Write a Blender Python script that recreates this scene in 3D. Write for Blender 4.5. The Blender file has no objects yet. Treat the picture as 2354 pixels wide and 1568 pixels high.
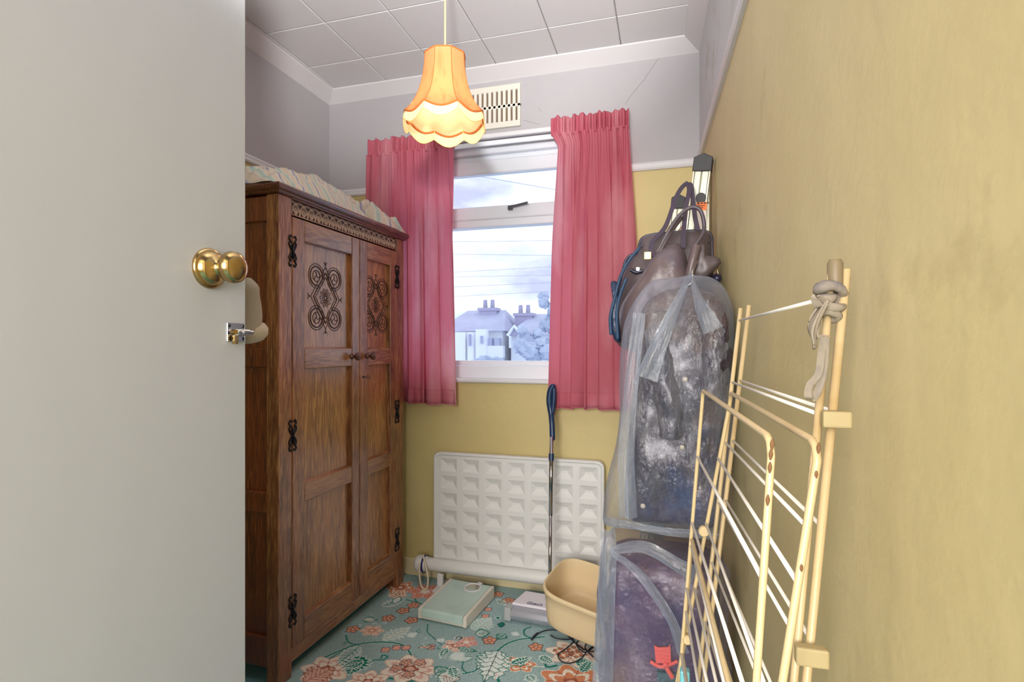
import bpy, math, random
import numpy as np
from mathutils import Vector, Matrix, noise
R = math.radians
C = bpy.context.scene.collection
scn = bpy.context.scene

# ------------------------------------------------------------------ camera, world, lights, exposure
F = 1241.0; HC = 1.156; TH = R(16.05); ct, st = math.cos(TH), math.sin(TH)
cam = bpy.data.cameras.new('camera'); co = bpy.data.objects.new('camera', cam); C.objects.link(co)
co.location = (0, 0, HC); co.rotation_euler = (R(90), 0, TH)
cam.sensor_width = 36; cam.lens = F / 2354 * 36; cam.shift_y = -(784 - 797) / 2354 * 1.0
cam.clip_start = 0.02; cam.clip_end = 400
scn.camera = co
scn.view_settings.view_transform = 'Standard'; scn.view_settings.look = 'None'
scn.view_settings.exposure = 0.40; scn.view_settings.gamma = 1.0; scn.view_settings.use_curve_mapping = False
scn.cycles.use_denoising = True
scn.cycles.max_bounces = 8; scn.cycles.transparent_max_bounces = 24
scn.cycles.sample_clamp_indirect = 6

def lin(c):
    c = c / 255.0
    return c / 12.92 if c <= 0.04045 else ((c + 0.055) / 1.055) ** 2.4
def rgb(r, g, b): return (lin(r), lin(g), lin(b), 1.0)

w = bpy.data.worlds.new('sky'); scn.world = w; w.use_nodes = True
nt = w.node_tree; nt.nodes.clear(); N = nt.nodes.new; L = nt.links.new
wo = N('ShaderNodeOutputWorld'); bg = N('ShaderNodeBackground'); L(bg.outputs[0], wo.inputs[0])
tc = N('ShaderNodeTexCoord'); mp = N('ShaderNodeMapping'); mp.inputs['Scale'].default_value = (1.6, 1.6, 4.5)
mp.inputs['Location'].default_value = (0.35, 0.1, 0.25)
L(tc.outputs['Generated'], mp.inputs[0])
no = N('ShaderNodeTexNoise'); no.inputs['Scale'].default_value = 1.9; no.inputs['Detail'].default_value = 6; no.inputs['Roughness'].default_value = .55
L(mp.outputs[0], no.inputs[0])
cr = N('ShaderNodeValToRGB'); e = cr.color_ramp.elements
e[0].position = .34; e[0].color = rgb(158, 206, 230); e[1].position = .66; e[1].color = rgb(172, 178, 212)
m = cr.color_ramp.elements.new(.5); m.color = rgb(226, 234, 240)
L(no.outputs[0], cr.inputs[0]); L(cr.outputs[0], bg.inputs[0]); bg.inputs[1].default_value = 1.4

def area(name, loc, target, sx, sy, power, col=(1, 1, 1), portal=False):
    l = bpy.data.lights.new(name, 'AREA'); l.shape = 'RECTANGLE'; l.size = sx; l.size_y = sy; l.energy = power; l.color = col
    o = bpy.data.objects.new(name, l); C.objects.link(o); o.location = loc
    o.rotation_euler = (Vector(target) - Vector(loc)).to_track_quat('-Z', 'Y').to_euler()
    if portal: l.cycles.is_portal = True
    return o
area('window_daylight_portal', (-.87, 2.66, 1.57), (-.87, 0, 1.57), 1.05, 1.2, 1, portal=True)
area('landing_fill', (-.30, -1.75, 1.5), (-.40, 2.5, 1.4), 1.2, 1.3, 88, (1.0, .97, .95))  # added fill light behind the camera, no lamp known there
def spot(name, loc, target, power, cone, size, col=(1, .985, .975)):
    l = bpy.data.lights.new(name, 'SPOT'); l.energy = power; l.spot_size = R(cone); l.spot_blend = .6; l.shadow_soft_size = size; l.color = col
    o = bpy.data.objects.new(name, l); C.objects.link(o); o.location = loc
    o.rotation_euler = (Vector(target) - Vector(loc)).to_track_quat('-Z', 'Y').to_euler(); return o
spot('ceiling_fill_spot', (-.10, .0, 1.60), (-.58, 1.15, 2.5), 175, 66, .05)  # added fill spot that brightens the ceiling, not a known source
pl = bpy.data.lights.new('pendant_bulb', 'POINT'); pl.energy = .7; pl.color = (1.0, .88, .72); pl.shadow_soft_size = .035
plo = bpy.data.objects.new('pendant_bulb', pl); C.objects.link(plo); plo.location = (-.653, 1.53, 1.925)

# ------------------------------------------------------------------ helpers
def ray(x, y):
    u = (x - 1177) / F; v = (797 - y) / F
    return Vector((ct * u - st, st * u + ct, v))
def atY(x, y, Y): d = ray(x, y); return Vector((0, 0, HC)) + d * (Y / d.y)
def atZ(x, y, Z): d = ray(x, y); return Vector((0, 0, HC)) + d * ((Z - HC) / d.z)

ORG = {}
class MB:
    def __init__(s): s.v = []; s.f = []; s.m = []; s.uv = None
    def add(s, vs, fs, mi=0):
        b = len(s.v); s.v += [tuple(p) for p in vs]
        s.f += [tuple(i + b for i in f) for f in fs]; s.m += [mi] * len(fs); return s
    def box(s, x0, x1, y0, y1, z0, z1, mi=0, T=None):
        vs = [Vector((x, y, z)) for z in (z0, z1) for y in (y0, y1) for x in (x0, x1)]
        if T: vs = [T(p) for p in vs]
        return s.add(vs, [(0, 2, 3, 1), (4, 5, 7, 6), (0, 1, 5, 4), (2, 6, 7, 3), (0, 4, 6, 2), (1, 3, 7, 5)], mi)
    def prism(s, pts, off, mi=0, T=None):
        a = [Vector(p) for p in pts]; b = [p + Vector(off) for p in a]
        if T: a = [T(p) for p in a]; b = [T(p) for p in b]
        n = len(a); fs = [tuple(range(n))[::-1], tuple(range(n, 2 * n))]
        fs += [(i, (i + 1) % n, (i + 1) % n + n, i + n) for i in range(n)]
        return s.add(a + b, fs, mi)
    def tube(s, path, r, n=10, closed=False, mi=0, caps=True):
        P = [Vector(p) for p in path]; k = len(P); rr = r if isinstance(r, (list, tuple)) else [r] * k
        T = []
        for i in range(k):
            if closed: t = P[(i + 1) % k] - P[i - 1]
            else: t = P[min(i + 1, k - 1)] - P[max(i - 1, 0)]
            T.append(t.normalized() if t.length > 1e-9 else Vector((0, 0, 1)))
        up = Vector((0, 0, 1)) if abs(T[0].z) < .9 else Vector((1, 0, 0))
        nx = T[0].cross(up).normalized(); vs = []
        for i in range(k):
            nx = (nx - T[i] * nx.dot(T[i]))
            nx = nx.normalized() if nx.length > 1e-6 else T[i].orthogonal().normalized()
            ny = T[i].cross(nx)
            for j in range(n):
                a = 2 * math.pi * j / n; vs.append(P[i] + (nx * math.cos(a) + ny * math.sin(a)) * rr[i])
        fs = []
        for i in range(k if closed else k - 1):
            for j in range(n):
                a = i * n + j; b = i * n + (j + 1) % n; c = ((i + 1) % k) * n + (j + 1) % n; d = ((i + 1) % k) * n + j
                fs.append((a, b, c, d))
        if caps and not closed: fs += [tuple(range(n))[::-1], tuple(range((k - 1) * n, k * n))]
        return s.add(vs, fs, mi)
    def lathe(s, prof, origin, axis=(0, 0, 1), n=32, mi=0, caps=True, mod=None):
        a = Vector(axis).normalized(); x = a.orthogonal().normalized(); y = a.cross(x); o = Vector(origin); vs = []
        for h, r in prof:
            for j in range(n):
                t = 2 * math.pi * j / n; vs.append(o + a * h + (x * math.cos(t) + y * math.sin(t)) * r)
        fs = [(i * n + j, i * n + (j + 1) % n, (i + 1) * n + (j + 1) % n, (i + 1) * n + j) for i in range(len(prof) - 1) for j in range(n)]
        if caps: fs += [tuple(range(n))[::-1], tuple(range((len(prof) - 1) * n, len(prof) * n))]
        return s.add(vs, fs, mi)
    def grid(s, fn, nu, nv, mi=0, wrapu=False):
        vs = [fn(i / (nu if wrapu else nu), j / nv) for i in range(nu if wrapu else nu + 1) for j in range(nv + 1)]
        w_ = nv + 1; fs = []
        for i in range(nu):
            i2 = (i + 1) % nu if wrapu else i + 1
            for j in range(nv): fs.append((i * w_ + j, i2 * w_ + j, i2 * w_ + j + 1, i * w_ + j + 1))
        return s.add(vs, fs, mi)
    def ribbon(s, path, wdir, wd, th, mi=0):
        P = [Vector(p) for p in path]; k = len(P); vs = []
        for i in range(k):
            t = (P[min(i + 1, k - 1)] - P[max(i - 1, 0)]).normalized()
            wv = wdir(i / (k - 1)) if callable(wdir) else Vector(wdir)
            wv = (wv - t * wv.dot(t)).normalized(); nn = t.cross(wv)
            for a, b in ((-1, -1), (1, -1), (1, 1), (-1, 1)): vs.append(P[i] + wv * a * wd / 2 + nn * b * th / 2)
        fs = [(i * 4 + j, i * 4 + (j + 1) % 4, i * 4 + 4 + (j + 1) % 4, i * 4 + 4 + j) for i in range(k - 1) for j in range(4)]
        fs += [(3, 2, 1, 0), tuple(range((k - 1) * 4, k * 4))]
        return s.add(vs, fs, mi)
    def build(s, name, mats, parent=None, smooth=False, bevel=0, seg=2, sub=0, solid=0, auto=None):
        o_ = ORG[parent.name] if parent is not None else Vector((0, 0, 0))
        me = bpy.data.meshes.new(name)
        me.from_pydata([tuple(Vector(p) - o_) for p in s.v], [], s.f)
        for m_ in (mats if isinstance(mats, (list, tuple)) else [mats]): me.materials.append(m_)
        me.polygons.foreach_set('material_index', s.m)
        if smooth: me.polygons.foreach_set('use_smooth', [True] * len(me.polygons))
        import bmesh
        bm = bmesh.new(); bm.from_mesh(me); bmesh.ops.recalc_face_normals(bm, faces=bm.faces)
        if auto:
            for ed in bm.edges:
                if len(ed.link_faces) == 2 and ed.calc_face_angle(0) > R(auto): ed.smooth = False
        bm.to_mesh(me); bm.free(); me.update()
        o = bpy.data.objects.new(name, me); C.objects.link(o)
        if parent is not None: o.parent = parent
        ORG[o.name] = o_
        if solid:
            md = o.modifiers.new('thickness', 'SOLIDIFY'); md.thickness = solid; md.offset = 0
        if bevel:
            md = o.modifiers.new('edge', 'BEVEL'); md.width = bevel; md.segments = seg; md.limit_method = 'ANGLE'; md.angle_limit = R(35)
        if sub:
            md = o.modifiers.new('round', 'SUBSURF'); md.levels = sub; md.render_levels = sub
        return o

def thing(name, loc, label, cat, group=None):
    o = bpy.data.objects.new(name, None); C.objects.link(o); o.location = loc; o.empty_display_size = .1
    ORG[o.name] = Vector(loc); o['label'] = label; o['category'] = cat
    if group: o['group'] = group
    return o
def tag(o, label, cat, group=None):
    o['label'] = label; o['category'] = cat
    if group: o['group'] = group
    return o
def struct(o): o['kind'] = 'structure'; return o

def nz(p, s=1.0, o=0): return noise.noise(Vector(p) * s + Vector((o, o * 1.7, -o)))
def fbm(p, s, oct=3, o=0):
    a = 0; k = 1
    for i in range(oct): a += nz(p, s * 2 ** i, o + i * 3.1) * k; k *= .5
    return a
def smooth_path(P, n=8, closed=False):
    P = [Vector(p) for p in P]; k = len(P); out = []
    rng = range(k if closed else k - 1)
    for i in rng:
        if closed: p0, p1, p2, p3 = P[i - 1], P[i], P[(i + 1) % k], P[(i + 2) % k]
        else: p0, p1, p2, p3 = P[max(i - 1, 0)], P[i], P[i + 1], P[min(i + 2, k - 1)]
        for j in range(n):
            t = j / n
            out.append(.5 * ((2 * p1) + (p2 - p0) * t + (2 * p0 - 5 * p1 + 4 * p2 - p3) * t * t + (3 * p1 - p0 - 3 * p2 + p3) * t ** 3))
    if not closed: out.append(P[-1])
    return out

# ------------------------------------------------------------------ materials
def mat(name, col, rough=.6, metal=0, spec=.5, coat=0, bump=None, var=None, coords='Object', trans=0, emis=None):
    """bump = list of (scale, strength, distance); var = list of (colour, scale, lo, hi, stretch)"""
    m_ = bpy.data.materials.new(name); m_.use_nodes = True; t = m_.node_tree; b = t.nodes['Principled BSDF']
    b.inputs['Base Color'].default_value = col; b.inputs['Roughness'].default_value = rough; b.inputs['Metallic'].default_value = metal
    b.inputs['Specular IOR Level'].default_value = spec; b.inputs['Coat Weight'].default_value = coat; b.inputs['Coat Roughness'].default_value = .24
    b.inputs['Transmission Weight'].default_value = trans
    tcn = t.nodes.new('ShaderNodeTexCoord'); src = tcn.outputs[coords]
    last = None
    if var:
        for (c2, sc, lo, hi, stretch) in var:
            mpn = t.nodes.new('ShaderNodeMapping'); mpn.inputs['Scale'].default_value = stretch
            t.links.new(src, mpn.inputs[0])
            n_ = t.nodes.new('ShaderNodeTexNoise'); n_.inputs['Scale'].default_value = sc; n_.inputs['Detail'].default_value = 5
            t.links.new(mpn.outputs[0], n_.inputs[0])
            mr = t.nodes.new('ShaderNodeMapRange'); mr.inputs['From Min'].default_value = lo; mr.inputs['From Max'].default_value = hi
            t.links.new(n_.outputs[0], mr.inputs[0])
            mx = t.nodes.new('ShaderNodeMix'); mx.data_type = 'RGBA'
            t.links.new(mr.outputs[0], mx.inputs['Factor'])
            if last is None: mx.inputs['A'].default_value = col
            else: t.links.new(last, mx.inputs['A'])
            mx.inputs['B'].default_value = c2; last = mx.outputs['Result']
        t.links.new(last, b.inputs['Base Color'])
    if bump:
        prev = None
        for (sc, stg, dist, stretch) in bump:
            mpn = t.nodes.new('ShaderNodeMapping'); mpn.inputs['Scale'].default_value = stretch; t.links.new(src, mpn.inputs[0])
            n_ = t.nodes.new('ShaderNodeTexNoise'); n_.inputs['Scale'].default_value = sc; n_.inputs['Detail'].default_value = 4
            t.links.new(mpn.outputs[0], n_.inputs[0])
            bp = t.nodes.new('ShaderNodeBump'); bp.inputs['Strength'].default_value = stg; bp.inputs['Distance'].default_value = dist
            t.links.new(n_.outputs[0], bp.inputs['Height'])
            if prev: t.links.new(prev, bp.inputs['Normal'])
            prev = bp.outputs[0]
        t.links.new(prev, b.inputs['Normal'])
    return m_
U = (1, 1, 1)
def two_tone(name, zsplit, hi, lo):
    m_ = mat(name, hi, .55, bump=[(60, .12, .004, U), (9, .28, .012, U)]); t = m_.node_tree; b = t.nodes['Principled BSDF']
    g = t.nodes.new('ShaderNodeNewGeometry'); sp = t.nodes.new('ShaderNodeSeparateXYZ'); t.links.new(g.outputs['Position'], sp.inputs[0])
    mt = t.nodes.new('ShaderNodeMath'); mt.operation = 'GREATER_THAN'; mt.inputs[1].default_value = zsplit; t.links.new(sp.outputs[2], mt.inputs[0])
    n_ = t.nodes.new('ShaderNodeTexNoise'); n_.inputs['Scale'].default_value = 2.2; n_.inputs['Detail'].default_value = 6; t.links.new(g.outputs['Position'], n_.inputs[0])
    cr_ = t.nodes.new('ShaderNodeValToRGB'); cr_.color_ramp.elements[0].position = .35; cr_.color_ramp.elements[1].position = .68
    cr_.color_ramp.elements[0].color = lo; cr_.color_ramp.elements[1].color = tuple(c * k for c, k in zip(lo[:3], (.90, .88, .84))) + (1,)
    t.links.new(n_.outputs[0], cr_.inputs[0])
    mx = t.nodes.new('ShaderNodeMix'); mx.data_type = 'RGBA'; t.links.new(mt.outputs[0], mx.inputs['Factor'])
    t.links.new(cr_.outputs[0], mx.inputs['A']); mx.inputs['B'].default_value = hi; t.links.new(mx.outputs['Result'], b.inputs['Base Color'])
    return m_
RAIL = 1.946
M_back = two_tone('painted plaster back', RAIL, rgb(176, 172, 175), rgb(208, 190, 132))
M_right = two_tone('painted plaster right', RAIL, rgb(200, 199, 202), rgb(212, 195, 146))
# flaked patches and drips of old paint on the right wall
t = M_right.node_tree; b_ = t.nodes['Principled BSDF']
g_ = t.nodes.new('ShaderNodeNewGeometry'); n2 = t.nodes.new('ShaderNodeTexNoise'); n2.inputs['Scale'].default_value = 3.2; n2.inputs['Detail'].default_value = 9; n2.inputs['Roughness'].default_value = .68
t.links.new(g_.outputs['Position'], n2.inputs[0])
r2 = t.nodes.new('ShaderNodeValToRGB'); r2.color_ramp.elements[0].position = .585; r2.color_ramp.elements[1].position = .67
t.links.new(n2.outputs[0], r2.inputs[0]); oldc = b_.inputs['Base Color'].links[0].from_socket
mx = t.nodes.new('ShaderNodeMix'); mx.data_type = 'RGBA'; ml = t.nodes.new('ShaderNodeMath'); ml.operation = 'MULTIPLY'; ml.inputs[1].default_value = .33
t.links.new(r2.outputs[0], ml.inputs[0]); t.links.new(ml.outputs[0], mx.inputs['Factor']); t.links.new(oldc, mx.inputs['A']); mx.inputs['B'].default_value = rgb(150, 128, 78)
t.links.new(mx.outputs['Result'], b_.inputs['Base Color'])
M_white = mat('white gloss paint', rgb(222, 220, 222), .35, bump=[(30, .08, .003, U)])
M_upvc = mat('white window frame', rgb(236, 240, 248), .3)
M_ceil_joint = mat('ceiling joint', rgb(160, 155, 155), .8)
M_ceil = mat('ceiling tile', rgb(220, 218, 220), .75, bump=[(90, .05, .003, U)])
M_cove = mat('coving', rgb(214, 210, 212), .6)
M_door = mat('grey gloss door paint', rgb(188, 190, 196), .3, coat=.25, bump=[(5, .12, .01, (1, 1, .35)), (60, .05, .002, U)])
M_brass = mat('aged brass', rgb(192, 164, 112), .18, 1, var=[(rgb(150, 108, 58), 6, .45, .7, U)])
M_chrome = mat('chrome', rgb(205, 205, 210), .15, 1)
M_screw = mat('dark screw', rgb(70, 66, 64), .4, 1)

def wood(name, stretch, dark, light, hi):
    return mat(name, dark, .34, coat=.9, spec=.5,
               var=[(light, 3.2, .30, .62, stretch), (hi, 9.0, .46, .70, tuple(k * 2.2 for k in stretch)), (dark, 1.3, .50, .78, U), (dark, 40.0, .56, .72, tuple(k * 1.2 for k in stretch))],
               bump=[(22, .12, .002, stretch)])
WD, WL, WH = rgb(92, 46, 30), rgb(156, 96, 58), rgb(194, 138, 86)
M_wv = wood('oak upright grain', (9, 9, .7), WD, WL, WH)
M_wh = wood('oak sideways grain', (9, .7, 9), rgb(104, 58, 36), rgb(162, 106, 64), rgb(196, 142, 90))
M_wp = wood('oak panel', (6, 6, .6), rgb(112, 62, 32), rgb(172, 112, 58), rgb(206, 148, 86))
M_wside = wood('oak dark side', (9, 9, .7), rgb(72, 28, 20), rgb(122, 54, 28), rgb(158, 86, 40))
M_groove = mat('dark carving lines', rgb(58, 34, 28), .5)  # carved lines coloured darker than the panel
M_iron = mat('black iron', rgb(34, 34, 42), .38, .6)
M_knobw = mat('turned knob wood', rgb(96, 48, 30), .3, coat=.5)

def fabric(name, col, transl, rough=.85, var=None, bump=None):
    m_ = mat(name, col, rough, spec=.2, var=var, bump=bump or [(350, .12, .0015, U)]); t = m_.node_tree; b = t.nodes['Principled BSDF']
    tl = t.nodes.new('ShaderNodeBsdfTranslucent'); ms = t.nodes.new('ShaderNodeMixShader'); ms.inputs[0].default_value = transl
    if b.inputs['Base Color'].links: t.links.new(b.inputs['Base Color'].links[0].from_socket, tl.inputs[0])
    else: tl.inputs[0].default_value = col
    t.links.new(b.outputs[0], ms.inputs[1]); t.links.new(tl.outputs[0], ms.inputs[2]); t.links.new(ms.outputs[0], t.nodes['Material Output'].inputs[0])
    return m_
M_curtain = fabric('pink curtain cloth', rgb(222, 124, 142), .46, var=[(rgb(244, 184, 194), 4, .48, .72, (1.5, 1, .35))], bump=[(160, .15, .002, U), (8, .6, .02, (1, 1, .15))])
M_shade = fabric('peach silk shade', rgb(236, 166, 112), .45, var=[(rgb(208, 134, 80), 60, .5, .8, (1, 1, .12))])
M_lining = fabric('cream shade lining', rgb(252, 226, 184), .4)
M_shtrim = fabric('orange shade trim', rgb(190, 104, 50), .05)
M_shrib = fabric('pale shade piping', rgb(255, 224, 150), .3)
M_cord = mat('cream cord', rgb(190, 172, 130), .5)

def film(name, tint, base, gloss, seed=0):
    m_ = bpy.data.materials.new(name); m_.use_nodes = True; t = m_.node_tree; t.nodes.clear(); n = t.nodes.new
    out = n('ShaderNodeOutputMaterial'); tr = n('ShaderNodeBsdfTransparent'); tr.inputs[0].default_value = (.93, .93, .95, 1)
    df = n('ShaderNodeBsdfTranslucent'); df.inputs[0].default_value = tint; d2 = n('ShaderNodeBsdfDiffuse'); d2.inputs[0].default_value = tint
    ad = n('ShaderNodeMixShader'); ad.inputs[0].default_value = .5; t.links.new(df.outputs[0], ad.inputs[1]); t.links.new(d2.outputs[0], ad.inputs[2])
    gl = n('ShaderNodeBsdfGlossy'); gl.inputs['Roughness'].default_value = .11
    tcn = n('ShaderNodeTexCoord'); mpn = n('ShaderNodeMapping'); mpn.inputs['Location'].default_value = (seed, 0, 0); mpn.inputs['Scale'].default_value = (1, 1, .3)
    t.links.new(tcn.outputs['Object'], mpn.inputs[0])
    ns = n('ShaderNodeTexNoise'); ns.inputs['Scale'].default_value = 9; ns.inputs['Detail'].default_value = 9; ns.inputs['Roughness'].default_value = .62; ns.inputs['Distortion'].default_value = 1.6
    t.links.new(mpn.outputs[0], ns.inputs[0])
    bp = n('ShaderNodeBump'); bp.inputs['Strength'].default_value = .9; bp.inputs['Distance'].default_value = .03; t.links.new(ns.outputs[0], bp.inputs['Height'])
    for s_ in (gl, df, d2): t.links.new(bp.outputs[0], s_.inputs['Normal'])
    lw = n('ShaderNodeLayerWeight'); lw.inputs[0].default_value = .35
    mr = n('ShaderNodeMapRange'); mr.inputs['From Min'].default_value = .54; mr.inputs['From Max'].default_value = .70; mr.inputs['To Min'].default_value = base; mr.inputs['To Max'].default_value = base + .15
    t.links.new(ns.outputs[0], mr.inputs[0])
    ml = n('ShaderNodeMath'); ml.operation = 'MULTIPLY_ADD'; ml.inputs[1].default_value = .52; t.links.new(lw.outputs['Facing'], ml.inputs[0]); t.links.new(mr.outputs[0], ml.inputs[2])
    m1 = n('ShaderNodeMixShader'); t.links.new(ml.outputs[0], m1.inputs[0]); t.links.new(tr.outputs[0], m1.inputs[1]); t.links.new(ad.outputs[0], m1.inputs[2])
    m2 = n('ShaderNodeMixShader'); m2.inputs[0].default_value = gloss; t.links.new(m1.outputs[0], m2.inputs[1]); t.links.new(gl.outputs[0], m2.inputs[2])
    t.links.new(m2.outputs[0], out.inputs[0]); return m_
M_film = film('clear polythene', rgb(222, 230, 252), .02, .085)
M_film2 = film('clear polythene wrap', rgb(212, 204, 226), .02, .09, 4)

# ------------------------------------------------------------------ the room shell
YB = 2.5; XL = -1.734; ZC = 2.496
def xr(Y): return .224 - .0354 * Y
m_ = MB()
m_.box(XL - .15, -1.38, YB, YB + .2, 0, ZC + .1); m_.box(-.36, .3, YB, YB + .2, 0, ZC + .1)
m_.box(-1.38, -.36, YB, YB + .2, 0, .985); m_.box(-1.38, -.36, YB, YB + .2, 2.172, ZC + .1)
struct(m_.build('wall_back', M_back))
struct(MB().box(XL - .15, XL, -.02, YB, 0, ZC + .1).build('wall_left', M_back))
m_ = MB(); m_.prism([(xr(-.3), -.3, 0), (xr(YB), YB, 0), (xr(YB) + .2, YB, 0), (xr(-.3) + .2, -.3, 0)], (0, 0, ZC + .1))
struct(m_.build('wall_right', M_right))
m_ = MB(); m_.box(XL - .15, -.745, -.16, -.02, 0, ZC + .1); m_.box(-.745, .30, -.16, -.02, 2.02, ZC + .1); m_.box(.14, .35, -.16, -.02, 0, 2.02)
struct(m_.build('wall_front', M_back))
# ceiling: square tiles with open joints over a backing board
m_ = MB(); m_.box(XL - .1, .35, -.1, YB + .1, ZC + .006, ZC + .1, 1)
xs = [-1.95, -1.652, -1.361, -1.071, -.781, -.485, -.198, .091, .38]; ys = [2.515, 2.222, 1.932, 1.642, 1.352, 1.062, .772, .482, .192, -.10]
for i in range(len(xs) - 1):
    for j in range(len(ys) - 1): m_.box(xs[i] + .0022, xs[i + 1] - .0022, ys[j + 1] + .0022, ys[j] - .0022, ZC, ZC + .012)
struct(m_.build('ceiling', [M_ceil, M_ceil_joint], bevel=.002, seg=1))
def cove(name, a, b, nrm):
    a = Vector(a); b = Vector(b); n_ = Vector(nrm)
    prof = [(0, 0), (.066, 0), (.064, -.006), (.008, -.044), (0, -.05)]
    m_ = MB(); va = [a + n_ * p[0] + Vector((0, 0, p[1])) for p in prof]; vb = [b + n_ * p[0] + Vector((0, 0, p[1])) for p in prof]
    k = len(prof); m_.add(va + vb, [tuple(range(k)), tuple(range(k, 2 * k))] + [(i, (i + 1) % k, (i + 1) % k + k, i + k) for i in range(k)])
    return struct(m_.build(name, M_cove))
cove('trim_1', (XL, YB, ZC), (xr(YB), YB, ZC), (0, -1, 0)); cove('trim_2', (XL, -.02, ZC), (XL, YB, ZC), (1, 0, 0)); cove('trim_3', (xr(-.02), -.02, ZC), (xr(YB), YB, ZC), (-1, -.035, 0))
def rail(name, a, b, nrm):
    a = Vector(a); b = Vector(b); n_ = Vector(nrm)
    prof = [(0, 0), (.010, .001), (.015, .008), (.012, .018), (.015, .026), (.009, .036), (0, .038)]
    m_ = MB(); va = [a + n_ * p[0] + Vector((0, 0, p[1])) for p in prof]; vb = [b + n_ * p[0] + Vector((0, 0, p[1])) for p in prof]
    k = len(prof); m_.add(va + vb, [tuple(range(k)), tuple(range(k, 2 * k))] + [(i, (i + 1) % k, (i + 1) % k + k, i + k) for i in range(k)])
    return struct(m_.build(name, M_white))
rail('trim_4', (xr(-.02), -.02, RAIL), (xr(YB), YB, RAIL), (-1, -.035, 0)); rail('trim_5', (-.33, YB, RAIL), (xr(YB), YB, RAIL), (0, -1, 0))
rail('trim_6', (XL, YB, RAIL), (-1.40, YB, RAIL), (0, -1, 0)); rail('trim_7', (XL, 0, RAIL), (XL, YB, RAIL), (1, 0, 0))
struct(MB().box(XL, xr(YB), YB - .016, YB, 0, .085).build('baseboard_back', mat('cream skirting', rgb(222, 206, 164), .5), bevel=.004))
struct(MB().prism([(xr(-.02) - .016, -.02, 0), (xr(YB) - .016, YB - .02, 0), (xr(YB), YB - .02, 0), (xr(-.02), -.02, 0)], (0, 0, .085)).build('baseboard_right', bpy.data.materials['cream skirting'], bevel=.004))
# cracks in the plaster
m_ = MB()
M_crack = mat('plaster crack', rgb(150, 140, 132), .9)
def crack(pts):
    P = [atY(x, y, YB) for x, y in pts]; P = [p + Vector((0, -.0006, 0)) for p in smooth_path(P, 4)]
    P = [p + Vector((nz(p, 90) * .004, 0, nz(p, 80, 5) * .003)) for p in P]; m_.ribbon(P, (1, 0, .3), .0016, .0008)
crack([(1516, 130), (1496, 160), (1480, 185), (1458, 210), (1437, 240)]); crack([(1237, 248), (1246, 258)]); crack([(1203, 277), (1240, 286)])
c_ = m_.build('trim_8', M_crack); struct(c_)
# landing outside the doorway, behind the camera
M_land = mat('landing paint', rgb(220, 214, 200), .7)
m_ = MB(); m_.box(-2.0, .9, -2.1, -2.0, 0, 2.6); m_.box(-2.1, -2.0, -2.1, -.16, 0, 2.6); m_.box(.9, 1.0, -2.1, -.16, 0, 2.6); m_.box(.35, .9, -.26, -.16, 0, 2.6)
struct(m_.build('wall_landing', M_land)); struct(MB().box(-2.1, 1.0, -2.1, -.02, 2.5, 2.6).build('ceiling', M_land))

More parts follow.
